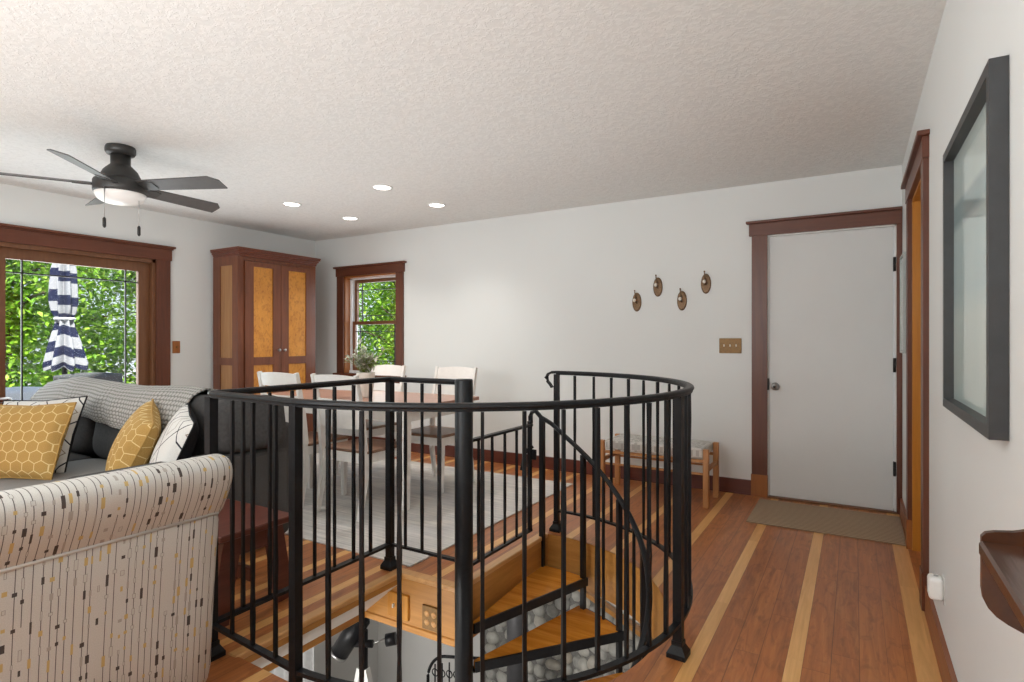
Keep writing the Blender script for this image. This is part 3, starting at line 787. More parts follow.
b = MB(); b.box(-.942, -.772, YB - .007, YB, 1.112, 1.232, .004, 2); b.build('cover_plate', 'brass', t)
for k in (-.046, 0, .046):
    b = MB(); b.box(-.857 + k - .004, -.857 + k + .004, YB - .018, YB - .006, 1.165, 1.183, .001, 1); b.build('toggle', 'porcelain', t)
t = thing('switch_plate', (XL, 3.155, 1.15), 'wooden switch plate on left wall between glass door and cabinet', 'light switch')
b = MB(); b.box(XL, XL + .009, 3.118, 3.192, 1.090, 1.210, .003, 1); b.build('cover_plate', 'plinth', t)
b = MB(); b.box(XL + .008, XL + .020, 3.151, 3.159, 1.142, 1.16, .001, 1); b.build('toggle', 'brass', t)

# large deep-framed picture on the right wall
t = thing('picture_frame', (XR, 1.98, 1.0), 'large dark grey deep-framed picture on the right wall', 'picture')
y0, y1, z0, z1, xf = 1.60, 2.36, .996, 1.822, .249; fw = .028
b = MB()
b.box(xf, XR - .001, y0, y1, z0, z0 + fw); b.box(xf, XR - .001, y0, y1, z1 - fw, z1); b.box(xf, XR - .001, y0, y0 + fw, z0 + fw, z1 - fw); b.box(xf, XR - .001, y1 - fw, y1, z0 + fw, z1 - fw)
b.build('frame', 'gunmetal', t)
b = MB(); b.box(XR - .009, XR - .003, y0 + fw, y1 - fw, z0 + fw, z1 - fw); b.build('print', 'print', t)
b = MB(); b.poly([(XR - .011, y0 + fw, z0 + fw), (XR - .011, y1 - fw, z0 + fw), (XR - .011, y1 - fw, z1 - fw), (XR - .011, y0 + fw, z1 - fw)], [(0, 1, 2, 3)]); b.build('pane', 'glass', t)
t = thing('picture_frame', (XR, 4.33, 1.14), 'small pale framed picture on right wall between doorway and corner', 'picture')
y0, y1, z0, z1, xf = 4.20, 4.50, 1.135, 1.748, .250; fw = .014
b = MB()
b.box(xf, XR - .001, y0, y1, z0, z0 + fw); b.box(xf, XR - .001, y0, y1, z1 - fw, z1); b.box(xf, XR - .001, y0, y0 + fw, z0 + fw, z1 - fw); b.box(xf, XR - .001, y1 - fw, y1, z0 + fw, z1 - fw)
b.build('frame', 'palegrey', t)
b = MB(); b.box(XR - .030, XR - .004, y0 + fw, y1 - fw, z0 + fw, z1 - fw); b.build('print', 'print', t)

# plug-in light
t = thing('plug_in_air_freshener', (XR, 2.68, .27), 'small white plug-in device low on right wall above baseboard', 'air freshener')
b = MB(); b.box(XR - .004, XR - .0005, 2.622, 2.678, .238, .34, .002, 1); b.build('outlet_plate', 'white', t)
b = MB(); b.box(XR - .050, XR - .004, 2.615, 2.685, .252, .335, .014, 3); p = b.build('body', 'white', t)
b = MB(); b.lathe([(.008, .334), (.008, .337), (0, .337)], (XR - .025, 2.65, 0), 14); b.build('vent_button', 'steel', p)

# wooden wall shelf with scalloped ends
SX0, SYF, SYN, SH = .130, .872, .10, .972
t = thing('wall_shelf', (XR, .48, SH - .08), 'dark varnished wooden wall shelf with scalloped end bracket, lower right', 'shelf')
b = MB(); b.box(SX0 - .003, XR, SYN, SYF + .006, SH - .018, SH, .003, 1); b.build('shelf_board', 'shelfwood', t)
out = [(SX0, SH + .004), (SX0, SH - .058), (SX0 + .0015, SH - .070), (SX0 + .006, SH - .080), (SX0 + .014, SH - .089), (SX0 + .025, SH - .096), (SX0 + .038, SH - .102), (SX0 + .055, SH - .110), (SX0 + .075, SH - .123), (SX0 + .10, SH - .142), (SX0 + .125, SH - .17), (XR - .001, SH - .20), (XR - .001, SH + .085), (SX0 + .13, SH + .068), (SX0 + .10, SH + .048), (SX0 + .075, SH + .032), (SX0 + .055, SH + .022), (SX0 + .03, SH + .014), (SX0 + .012, SH + .0115), (SX0 + .004, SH + .009)]
for y in (SYF + .006, SYN - .02):
    b = MB(); b.prism(out, y, y + .009, 'y'); b.build('end_bracket', 'shelfwood', t)
b = MB(); b.box(XR - .014, XR - .001, SYN, SYF + .006, SH, SH + .065, .003, 1); b.build('back_rail', 'shelfwood', t)

# switch plates on the stairwell fascia
t = thing('switch_plate', (-2.04, 2.272, -.2), 'wooden two-toggle switch plate on the stairwell fascia below floor edge', 'light switch')
b = MB(); b.box(-2.118, -1.975, 2.266, 2.281, -.235, -.105, .003, 1); b.build('cover_plate', 'amber', t)
for k in (-.023, .023):
    b = MB(); b.box(-2.046 + k - .004, -2.046 + k + .004, 2.252, 2.267, -.18, -.16, .001, 1); b.build('toggle', 'porcelain', t)
t = thing('electrical_outlet', (-1.83, 2.272, -.2), 'brass double outlet plate on the stairwell fascia beside center pole', 'outlet')
b = MB(); b.box(-1.885, -1.775, 2.268, 2.281, -.245, -.125, .003, 1); b.build('cover_plate', 'brass', t)
for dx in (-.022, .022):
    for dz in (-.022, .022):
        b = MB(); b.lathe([(.015, 0), (.015, -.003), (0, -.003)], (-1.83 + dx, 2.268, -.185 + dz), 16, 'y'); b.build('receptacle', 'nosing', t)

# =================================================================== tall cabinet
ax0, ax1, ay0, ay1 = -5.665, -5.25, 3.515, 4.455
t = thing('tall_cabinet', ((ax0 + ax1) / 2, 3.985, 0), 'tall cherry wood cabinet with amber burl door panels in the far left corner', 'cabinet')
b = MB(); f = .02
b.box(ax0, ax1 - f, ay0, ay0 + .02, 0, 2.06); b.box(ax0, ax1 - f, ay1 - .02, ay1, 0, 2.06); b.box(ax0, ax0 + .02, ay0 + .02, ay1 - .02, 0, 2.06)
b.box(ax0 + .02, ax1 - f, ay0 + .02, ay1 - .02, 2.03, 2.06); b.box(ax0 + .02, ax1 - f, ay0 + .02, ay1 - .02, .08, .11)
b.build('carcass', 'cherry', t)
b = MB(); b.box(ax1 - f, ax1, ay0, ay0 + .05, 0, 2.06); b.box(ax1 - f, ax1, ay1 - .05, ay1, 0, 2.06); b.box(ax1 - f, ax1, ay0 + .05, ay1 - .05, 2.02, 2.06); b.box(ax1 - f, ax1, ay0 + .05, ay1 - .05, 0, .10); b.build('face_frame', 'cherry', t)
b = MB()
xs = (ax0, ax1)
for q in ((ax0, ax0 + .12, 0, 2.06), (ax1 - .095, ax1, 0, 2.06), (ax0 + .12, ax1 - .095, 1.97, 2.06), (ax0 + .12, ax1 - .095, .965, 1.04), (ax0 + .12, ax1 - .095, 0, .16)): b.box(q[0], q[1], ay0 - .014, ay0, q[2], q[3])
s_ = b.build('side_frame', 'cherry', t)
for q in ((1.04, 1.97), (.16, .965)):
    b = MB(); b.box(ax0 + .12, ax1 - .095, ay0 - .006, ay0, *q); b.build('side_panel', 'maple_side', s_)
ym = 3.985
for (ya, yb, ky) in ((ay0 + .052, ym - .002, ym - .035), (ym + .002, ay1 - .052, ym + .035)):
    b = MB(); s = .095; x = ax1
    for q in ((ya, ya + s, .105, 2.015), (yb - s, yb, .105, 2.015), (ya + s, yb - s, 1.965, 2.015), (ya + s, yb - s, .965, 1.045), (ya + s, yb - s, .105, .2)): b.box(x, x + .020, *q)
    d = b.build('door', 'cherry', t)
    for q in ((1.045, 1.965), (.2, .965)):
        b = MB(); b.box(x + .002, x + .011, ya + s, yb - s, *q); b.build('door_panel', 'maple', d)
    b = MB(); b.lathe([(.008, 0), (.006, .012), (.014, .020), (.016, .026), (.011, .032), (0, .034)], (x + .020, ky, 1.115), 16, 'x'); b.build('door_knob', 'steel', d)
b = MB(); cx1 = ax1
for (e, z0, z1) in ((.001, 2.055, 2.075), (.008, 2.075, 2.09), (.018, 2.09, 2.11), (.030, 2.11, 2.125), (.034, 2.125, 2.142)):
    b.box(ax0, cx1 + .018 + e, ay0 - .014 - e, ay1 + e, z0, z1, .003, 1)
b.build('crown', 'cherry_h', t)

# =================================================================== rug, doormat
b = MB(); b.box(-5.0, -2.04, 2.36, 4.42, .001, .009); tag(b.build('area_rug', 'rug'), 'large grey and cream woven area rug under the dining table', 'rug')
b = MB(); b.box(-.625, .262, 4.10, 4.735, .001, .008); tag(b.build('doormat', 'mat'), 'brown striped doormat on the floor before the white door', 'doormat')

# =================================================================== woven bench
bx0, bx1, by0, by1 = -1.745, -.905, 4.275, 4.655
t = thing('woven_bench', ((bx0 + bx1) / 2, 4.465, 0), 'small oak bench with woven cord seat against the white wall', 'bench')
for x in (bx0 + .02, bx1 - .02):
    for y in (by0 + .018, by1 - .018):
        b = MB(); b.box(x - .02, x + .02, y - .018, y + .018, 0, .425, .003, 1); b.build('leg', 'oak', t)
for x in (bx0 + .02, bx1 - .02):
    b = MB(); b.box(x - .012, x + .012, by0 + .03, by1 - .03, .255, .285, .003, 1); b.build('stretcher', 'oak', t)
b = MB(); b.box(bx0 + .03, bx1 - .03, by0 + .008, by0 + .030, .325, .347, .003, 1); b.box(bx0 + .03, bx1 - .03, by0 + .012, by0 + .028, .235, .25, .002, 1); b.build('front_rail', 'oak', t)
b = MB(); b.box(bx0 + .03, bx1 - .03, by1 - .030, by1 - .008, .325, .347, .003, 1); b.box(bx0 + .03, bx1 - .03, by1 - .028, by1 - .012, .235, .25, .002, 1); b.build('back_rail', 'oak', t)
b = MB(); b.box(bx0 + .041, bx1 - .041, by0 + .004, by1 - .004, .355, .43, .018, 3); b.build('woven_seat', 'cord', t)

# =================================================================== dining set
TX0, TX1, TY0, TY1 = -4.42, -2.67, 3.05, 3.95
t = thing('dining_table', ((TX0 + TX1) / 2, 3.5, 0), 'rectangular dining table with rosy wood top and white legs on the rug', 'table')
b = MB(); b.box(TX0, TX1, TY0, TY1, .722, .752, .006, 2); b.build('tabletop', 'tabletop', t)
b = MB(); i = .05
b.box(TX0 + i, TX1 - i, TY0 + i, TY0 + i + .02, .635, .722); b.box(TX0 + i, TX1 - i, TY1 - i - .02, TY1 - i, .635, .722); b.box(TX0 + i, TX0 + i + .02, TY0 + i, TY1 - i, .635, .722); b.box(TX1 - i - .02, TX1 - i, TY0 + i, TY1 - i, .635, .722)
b.build('apron', 'chairwhite', t)
for x in (TX0 + .075, TX1 - .075):
    for y in (TY0 + .075, TY1 - .075):
        b = MB(); b.bar([(x, y, .0095), (x, y, .722)], .06, .06, scale=[.72, 1]); b.build('leg', 'chairwhite', t)
def chair_proto():
    o = thing('dining_chair', (0, 0, 0), '', 'chair', 'white dining chairs around the table')
    W, D_ = .215, .205
    b = MB(); b.box(-W - .005, W + .005, -D_ + .02, D_ + .015, .435, .458, .007, 2); b.build('seat', 'seatwood', o)
    b = MB()
    b.box(-W + .02, W - .02, D_ - .03, D_ - .008, .37, .435); b.box(-W + .02, W - .02, -D_ + .01, -D_ + .032, .37, .435)
    b.box(-W + .008, -W + .028, -D_ + .03, D_ - .03, .37, .435); b.box(W - .028, W - .008, -D_ + .03, D_ - .03, .37, .435)
    b.build('seat_frame', 'chairwhite', o)
    for sx in (-1, 1):
        b = MB(); b.bar([(sx * (W - .022), D_ - .022, .0), (sx * (W - .022), D_ - .022, .437)], .042, .042, scale=[.72, 1]); b.build('leg', 'chairwhite', o)
        b = MB(); x = sx * (W - .012); b.bar([(x, -D_ - .035, .0), (x, -D_ + .012, .25), (x, -D_ + .012, .45), (x, -D_ - .015, .70), (x + sx * .004, -D_ - .070, .972)], .030, .040, scale=[.8, 1, 1, .95, .72], up=(0, 1, 0)); b.build('leg', 'chairwhite', o)
    def slat(z0, z1):
        b = MB(); n = 12; vs = []; 
        for j, z in enumerate((z0, z1)):
            yb = -D_ - .015 - (z - .70) * .2
            for k in (0, 1):
                for i in range(n + 1):
                    u = -1 + 2 * i / n
                    vs.append((u * (W - .020), yb - .030 * (1 - u * u) + (.008 if k else -.008), z + (.012 * (1 - u * u) if j else 0) * (1 if z > .9 else 0)))
        m_ = n + 1
        fs = []
        for i in range(n):
            fs += [(i, i + 1, 2 * m_ + i + 1, 2 * m_ + i), (m_ + i + 1, m_ + i, 3 * m_ + i, 3 * m_ + i + 1), (i + 1, i, m_ + i, m_ + i + 1), (2 * m_ + i, 2 * m_ + i + 1, 3 * m_ + i + 1, 3 * m_ + i)]
        fs += [(0, 2 * m_, 3 * m_, m_), (n, m_ + n, 3 * m_ + n, 2 * m_ + n)]
        b.poly(vs, fs, smooth=False); b.build('back_slat', 'chairwhite', o)
    slat(.872, .962); slat(.605, .805)
    return o
p = chair_proto()
CH = [((-3.625, 3.005), 0, 'white dining chair on the railing side of the table, leftmost, before the tall cabinet'),
      ((-3.035, 3.005), 0, 'white dining chair on the railing side of the table, second from left'),
      ((-3.80, 3.80), 180, 'white dining chair on the far side of the table, below the window'),
      ((-3.0, 3.80), 180, 'white dining chair on the far side of table, rightmost, by blank wall')]
for i, ((x, y), rz, lb) in enumerate(CH):
    o = p if i == 0 else copy_tree(p)
    o.location = (x, y, .0095); o.rotation_euler = (0, 0, R(rz)); o['label'] = lb

# vase and plant on the table
vx, vy = -3.43, 3.42
t = thing('potted_plant', (vx, vy, .752), 'silvery green leafy plant in a white vase on the dining table', 'plant')
b = MB(); b.lathe([(.050, .752), (.054, .76), (.064, .84), (.074, .93), (.076, .955), (.070, .957), (.066, .93), (.062, .92)], (vx, vy, 0), 28); b.build('vase', 'porcelain', t)
b = MB(); b.lathe([(.064, .925), (0, .93)], (vx, vy, 0), 20); b.build('soil', 'bark', t)
rs = random.Random(11)
def leaf(b, p, d, up, L, W, u, fold=.15):
    d = Vector(d).normalized(); sd = d.cross(Vector(up)); 
    if sd.length < 1e-4: sd = Vector((1, 0, 0))
    sd.normalize(); nn = sd.cross(d); p = Vector(p)
    vs = [p, p + d * L * .45 + sd * W * .5 + nn * W * fold, p + d * L, p + d * L * .45 - sd * W * .5 + nn * W * fold]
    b.poly(vs, [(0, 1, 2), (0, 2, 3)], [(u, .5)] * 4)
b1 = MB(); b2 = MB(); b3 = MB()
for k in range(46):
    a = rs.uniform(0, 2 * PI); sp = rs.uniform(.15, 1) ; h = rs.uniform(.08, .21)
    tall = k in (3, 9)
    if tall: h = .27; sp = .35; a = R(215 + k * 8)
    tip = Vector((vx + math.cos(a) * .175 * sp, vy + math.sin(a) * .175 * sp, .94 + h))
    b0 = Vector((vx + math.cos(a) * .02, vy + math.sin(a) * .02, .925)); mid = (b0 + tip) / 2 + Vector((0, 0, .03))
    b3.tube([b0, mid, tip], .0018, 5)
    for q in range(11):
        f = .25 + .75 * q / 10
        pt = b0.lerp(mid, f * 2) if f < .5 else mid.lerp(tip, f * 2 - 1)
        dr = Vector((rs.uniform(-1, 1), rs.uniform(-1, 1), rs.uniform(-.2, .9)))
        leaf(b2 if (h < .11 and k % 3 == 0) else b1, pt, dr, (0, 0, 1), rs.uniform(.034, .062), rs.uniform(.02, .032), rs.random())
b1.build('silver_foliage', 'sage', t, norm=False); b2.build('green_foliage', 'lime', t, norm=False); b3.build('stems', 'lime', t)

# =================================================================== sofa with cushions and throw
sx0, sx1, sy1 = -5.45, -2.93, 2.335
t = thing('sofa', ((sx0 + sx1) / 2, 1.75, 0), 'long charcoal grey sofa with backrest toward the dining area', 'sofa')
b = MB(); b.box(sx0, sx1 - .19, 1.22, sy1 - .02, .07, .27, .02, 2); b.build('base', 'sofa', t)
b = MB(); b.box(sx0, sx1 - .005, sy1 - .20, sy1, .07, .72, .04, 3); b.build('back_frame', 'sofa', t)
b = MB(); b.box(sx1 - .20, sx1, 1.20, sy1 - .03, .05, .585, .035, 3); b.build('arm', 'sofa', t)
b = MB(); b.box(sx0 - .0, sx0 + .20, 1.20, sy1 - .03, .05, .585, .035, 3); b.build('arm', 'sofa', t)
xa, xb = sx0 + .20, sx1 - .20; w_ = (xb - xa) / 3
for i in range(3):
    x = xa + w_ * (i + .5)
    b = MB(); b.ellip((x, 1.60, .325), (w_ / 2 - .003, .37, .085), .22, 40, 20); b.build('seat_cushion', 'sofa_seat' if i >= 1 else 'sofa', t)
for x in (sx0 + .06, sx1 - .08):
    for y in (1.28, sy1 - .08):
        b = MB(); b.bar([(x, y, 0), (x, y, .08)], .05, .05); b.build('foot', 'dark', t)
for i in range(3):
    x = xa + w_ * (i + .5); ww = w_ / 2 - .004
    if i == 2: x += .02; ww += .02
    b = MB(); b.ellip((x, 2.05, .635), (ww, .135, .245), .42, 40, 24, Matrix.Rotation(R(-10), 3, 'X')); b.build('back_cushion', 'cushion', t)
b = MB(); b.ellip((-3.005, 2.06, .735), (.115, .20, .155), .45, 36, 22, Matrix.Rotation(R(-8), 3, 'Y') @ Matrix.Rotation(R(-14), 3, 'Z')); b.build('back_cushion', 'cushion', t)
# knitted throw over the back
tx0, tx1 = -5.36, -3.40
pr = [(1.885, .665), (1.876, .70), (1.885, .76), (1.925, .83), (1.985, .885), (2.06, .908), (2.14, .895), (2.20, .85), (2.28, .78), (2.345, .745), (2.375, .68), (2.38, .56)]
def thr(u, v):
    x = tx0 + (tx1 - tx0) * u; f = v * (len(pr) - 1); i = min(int(f), len(pr) - 2); f -= i
    y = pr[i][0] * (1 - f) + pr[i + 1][0] * f; z = pr[i][1] * (1 - f) + pr[i + 1][1] * f
    k = max(0, 1 - v * 2.2)
    w = .012 * math.sin(x * 9 + v * 3) + .008 * math.sin(x * 21 + v * 9)
    lift = .010 * math.sin(x * 5.1 + 1) * max(0, 1 - abs(v - .42) * 3) + .022 * math.exp(-((x + 5.0) / .18) ** 2) * max(0, 1 - abs(v - .42) * 3)
    return (x + .03 * math.sin(v * 5), y - abs(w) - .004, z + lift + k * (.045 * math.sin(x * 2.4 + .6)))
b = MB(); b.grid(thr, 90, 44, lambda u, v: (u * (tx1 - tx0), v * .72)); o = b.build('throw_blanket', 'knit', norm=True)
md = o.modifiers.new('thick', 'SOLIDIFY'); md.thickness = .012; md.offset = 1
tag(o, 'chunky grey knitted throw draped over the sofa backrest', 'blanket')

def pillow(name, w, h, th, mat, loc, rot, label, back=None, piping=None, uvrot=0):
    o = thing(name, loc, label, 'pillow')
    def f(u, v, s):
        a, c = u * 2 - 1, v * 2 - 1
        k = max(0, (1 - a ** 2)) ** .5 * max(0, (1 - c ** 2)) ** .5
        pin = 1 - .07 * (1 - abs(a)) * abs(c) ** 2 - 0
        pin2 = 1 - .07 * (1 - abs(c)) * abs(a) ** 2
        return (a * w / 2 * pin2, s * th / 2 * k ** .75 if k > 0 else 0, c * h / 2 * pin)
    b = MB(); b.grid(lambda u, v: f(u, v, -1), 22, 22, lambda u, v: (u * w, v * h)); 
    fr = b.build('cover_front', mat, None, keep=True, norm=False)
    b = MB(); b.grid(lambda u, v: f(u, v, 1), 22, 22, lambda u, v: (u * w, v * h), flip=True); bk = b.build('cover_back', back or mat, None, keep=True, norm=False)
    pts = [f(i / 22, 0, 1) for i in range(22)] + [f(1, i / 22, 1) for i in range(22)] + [f(1 - i / 22, 1, 1) for i in range(22)] + [f(0, 1 - i / 22, 1) for i in range(22)]
    b = MB(); b.sweep(pts, [(math.cos(q * PI / 3) * .005, math.sin(q * PI / 3) * .005) for q in range(6)], closed=True, smooth=True); pp = b.build('piping', piping or mat, None, keep=True)
    for q in (fr, bk, pp): q.parent = o
    o.rotation_euler = rot
    return o
# rotation: X leans back, Z turns
pillow('throw_pillow', .56, .46, .17, 'honey', (-4.27, 1.44, .615), (R(-24), R(-2), R(26)), 'mustard honeycomb pillow at left end of sofa, facing the viewer')
pillow('throw_pillow', .56, .50, .15, 'diamond', (-4.43, 1.56, .61), (R(-24), R(-3), R(28)), 'white pillow with dark diamond lines behind the left honeycomb pillow', 'blackcloth', 'blackcloth')
pillow('throw_pillow', .47, .46, .20, 'honey', (-3.55, 1.72, .60), (R(-24), R(12), R(-27)), 'mustard honeycomb pillow at right side of sofa, seen edge on')
pillow('throw_pillow', .46, .46, .17, 'diamond', (-3.22, 1.76, .60), (R(-22), R(8), R(-26)), 'white diamond pillow with black back, rightmost on the sofa', 'blackcloth', 'blackcloth')

# =================================================================== oxblood side table by the railing
t = thing('side_table', (-2.50, 1.67, 0), 'low oxblood wooden side table with angled legs between sofa and railing', 'side table')
qx0, qx1, qy0, qy1, qz = -2.77, -2.245, 1.42, 1.795, .400
b = MB(); b.box(qx0, qx1, qy0, qy1, qz - .028, qz, .004, 1); b.build('tabletop', 'redwood', t)
for x in (qx0 + .06, qx1 - .06):
    for s in (-1, 1):
        b = MB(); yc = (qy0 + qy1) / 2
        b.bar([(x, yc + s * .16, 0), (x, yc + s * .135, qz - .027)], .085, .028, up=(1, 0, 0)) if False else b.bar([(x, yc + s * .165, .001), (x, yc + s * .10, qz - .027)], .03, .085, up=(0, 1, 0))
        b.build('leg', 'redwood', t)
    b = MB(); b.box(x - .013, x + .013, yc - .12, yc + .12, qz - .12, qz - .028, .003, 1); b.build('leg_brace', 'redwood', t)
b = MB(); b.box(qx0 + .06, qx1 - .06, yc - .013, yc + .013, .14, .20, .003, 1); b.build('stretcher', 'redwood', t)

# small round stool table against the left wall
t = thing('round_side_table', (-5.47, 1.62, 0), 'small dark wooden round table beside the glass door, left edge', 'side table')
b = MB(); b.lathe([(.0, .757), (.135, .757), (.145, .765), (.145, .775), (.135, .782), (0, .782)], (-5.52, 1.66, 0), 32); b.build('tabletop', 'trim_h', t)
b = MB(); b.lathe([(.03, .02), (.02, .2), (.03, .4), (.02, .6), (.03, .757)], (-5.52, 1.66, 0), 16); b.build('pedestal', 'trim', t)
b = MB(); b.lathe([(.12, .0), (.12, .012), (.04, .03), (0, .03)], (-5.52, 1.66, 0), 24); b.build('base', 'trim', t)

# =================================================================== patterned armchair, seen from behind
cy0, cy1 = .16, 1.109
t = thing('armchair', (-2.15, .63, 0), 'cream upholstered armchair with rolled back and beaded stripe fabric, near left', 'armchair')
def strip(name, prof, y0, y1, mat, parent, caps=True, puff=0):
    b = MB(); L = [0]
    for a, c in zip(prof, prof[1:]): L.append(L[-1] + math.dist(a, c))
    n = 16
    vs = []; uv = []
    for i in range(n + 1):
        f = i / n; y = y0 + (y1 - y0) * f
        for j, q in enumerate(prof):
            vs.append((q[0], y, q[1])); uv.append((y, L[j]))
    k = len(prof); fs = [(i * k + j, i * k + j + 1, (i + 1) * k + j + 1, (i + 1) * k + j) for i in range(n) for j in range(k - 1)]
    b.poly(vs, fs, uv, True)
    if caps:
        for y in (y0, y1):
            cc = (sum(q[0] for q in prof) / k, sum(q[1] for q in prof) / k)
            s = .012 if y == y1 else -.012
            vs = [(q[0], y, q[1]) for q in prof] + [((q[0] - cc[0]) * .9 + cc[0], y + s, (q[1] - cc[1]) * .9 + cc[1]) for q in prof]
            fs = [(j, j + 1, k + j + 1, k + j) for j in range(k - 1)] + [tuple(range(k, 2 * k))]
            b.poly(vs, fs, [(q[0], q[2]) for q in vs], True)
    return b.build(name, mat, parent)
# back panel (outside back) and the rolled top, profile in x,z
panel = [(-2.02, .60), (-2.00, .12), (-1.815, .10), (-1.803, .12), (-1.785, .35), (-1.765, .55), (-1.752, .655), (-1.76, .675), (-1.90, .70), (-2.02, .66)]
strip('back_panel', panel, cy0, cy1 - .012, 'stripefab', t)
ctl = [(-1.752, .660), (-1.738, .684), (-1.720, .715), (-1.704, .750), (-1.695, .785), (-1.697, .815), (-1.712, .836), (-1.738, .846), (-1.775, .846), (-1.815, .836), (-1.85, .812), (-1.88, .77), (-1.90, .70)]
roll = []
for i in range(len(ctl) - 1):
    P0, P1, P2, P3 = [Vector((*ctl[max(0, min(len(ctl) - 1, i + k))], 0)) for k in (-1, 0, 1, 2)]
    for q in (0, .33, .67):
        v = .5 * ((2 * P1) + (P2 - P0) * q + (2 * P0 - 5 * P1 + 4 * P2 - P3) * q * q + (3 * P1 - P0 - 3 * P2 + P3) * q ** 3)
        roll.append((v.x, v.y))
roll += [(-1.90, .70), (-1.93, .62), (-1.80, .63)]
strip('rolled_top', roll, cy0 - .01, cy1 - .004, 'stripefab', t)
b = MB(); b.tube([(-1.751, cy0, .660), (-1.751, cy1 - .01, .660)], .005, 8); b.build('seam_welt', 'stripefab', t)
b = MB(); b.box(-2.62, -1.95, cy0 + .16, cy1 - .16, .24, .46, .05, 3); b.build('seat_cushion', 'stripefab', t)
for ya, yb in ((cy0 + .01, cy0 + .15), (cy1 - .15, cy1 - .01)):
    b = MB(); b.box(-2.60, -1.93, ya, yb, .12, .60, .05, 3); b.build('arm', 'stripefab', t)
for x in (-2.54, -1.86):
    for y in (cy0 + .07, cy1 - .07):
        b = MB(); b.bar([(x, y, 0), (x, y, .13)], .05, .05, scale=[.7, 1]); b.build('leg', 'dark', t)

# =================================================================== lower room
def LP(px, py, tt):
    a = math.atan2(343, 575); d = px - 512
    return Vector((-math.sin(a) * 575 + math.cos(a) * d, math.cos(a) * 575 + math.sin(a) * d, 341 - py)) * tt + Vector((0, 0, 1.21))
b = MB(); b.lathe([(.082, LZ + .95), (.082, ZF)], (-2.249, 3.85, 0), 28); o = b.build('stove_pipe', 'pipe'); tag(o, 'grey metal stove pipe rising in front of the cobblestone wall', 'stove pipe')
t = thing('wood_stove', (-2.25, 3.85, LZ), 'black cast iron wood stove below the stairs at the stone wall', 'stove')
b = MB(); b.box(-2.58, -1.92, 3.60, 4.08, LZ + .18, LZ + .95, .03, 2); b.build('firebox', 'black', t)
b = MB(); b.box(-2.46, -2.04, 3.58, 3.605, LZ + .34, LZ + .82, .01, 1); b.build('door', 'dark', t)
for x in (-2.52, -1.98):
    for y in (3.66, 4.02):
        b = MB(); b.bar([(x, y, LZ), (x, y, LZ + .19)], .05, .05); b.build('leg', 'black', t)
# telescope
A = LP(340, 652, .0070); Bq = LP(362, 618, .0070)
ax = (Bq - A).normalized()
foot = Vector((A.x + .10, A.y + .06, LZ))
t = thing('telescope', foot, 'black telescope on a white tripod in the room below the stairwell', 'telescope')
c0 = A - ax * .02
b = MB(); b.tube([c0, c0 + ax * .30], .066, 24); tb = b.build('tube', 'black', t)
b = MB(); b.tube([c0 + ax * -.004, c0 + ax * .018], .069, 24); b.build('rim_ring', 'steel', tb)
b = MB(); b.tube([c0 + ax * .30, c0 + ax * .62], .05, 20); b.build('rear_tube', 'black', tb)
mt = A + ax * .10 + Vector((.10, .05, -.05))
b = MB(); b.tube([mt + Vector((0, 0, .12)), mt - Vector((0, 0, .14))], .032, 12); b.tube([mt + Vector((-.06, -.03, .03)), mt + Vector((.06, .03, .03))], .026, 12); mo = b.build('mount', 'black', t)
b = MB(); b.tube([mt, mt + Vector((.15, .10, .075))], .006, 8); b.build('counterweight_rod', 'steel', mo)
b = MB(); e = Vector((.15, .10, .03)).normalized(); q = mt + Vector((.16, .105, .055)); b.tube([q - e * .035, q + e * .035], .042, 16); b.build('counterweight', 'black', mo)
for k in range(3):
    a = R(250 + 120 * k); top = mt - Vector((0, 0, .14))
    b = MB(); b.bar([top + Vector((math.cos(a) * .02, math.sin(a) * .02, 0)), (top.x + math.cos(a) * .42, top.y + math.sin(a) * .42, LZ + .002)], .05, .035); b.build('leg', 'white', t)
# iron candle stand / fire screen
p0 = LP(428, 690, .0085); p1 = LP(447, 655, .0085)
t = thing('iron_plant_stand', (p0.x + .1, p0.y, LZ), 'curved black iron stand seen through the stairwell beside center pole', 'stand')
zt = p1.z
b = MB(); n = 12
hoop = [(p0.x, p0.y, LZ + .01)] + [(p0.x + .15 - .15 * math.cos(R(90 * i / n)), p0.y + .06 * i / n, zt - .17 + .17 * math.sin(R(90 * i / n))) for i in range(n + 1)] + [(p0.x + .55, p0.y + .25, zt)]
b.tube(hoop, .013, 8); b.build('frame', 'black', t)
for k in range(4):
    x = p0.x + .06 + .06 * k
    b = MB(); b.tube([(x, p0.y + .02 + .02 * k, LZ + .01), (x, p0.y + .02 + .02 * k, zt - .07 + .014 * k)], .007, 6); b.tube([(x + .03 * math.cos(R(i * 30)), p0.y + .02 + .02 * k, zt - .14 + .03 * math.sin(R(i * 30))) for i in range(13)], .005, 6); b.build('scroll_bar', 'black', t)
# drape
b = MB(); d0 = LP(300, 690, .0082); d1 = LP(312, 690, .0082)
b.grid(lambda u, v: (d0.x - .35 + (d1.x - d0.x + .35) * u, d0.y - .2 + (d1.y - d0.y + .2) * u + .025 * math.sin(u * 40), LZ + .02 + (ZF - .03 - LZ - .02) * v), 60, 2); o = b.build('curtain', 'drape', norm=False)
md = o.modifiers.new('thick', 'SOLIDIFY'); md.thickness = .004
tag(o, 'grey hanging curtain in the room below, left of the telescope', 'curtain')

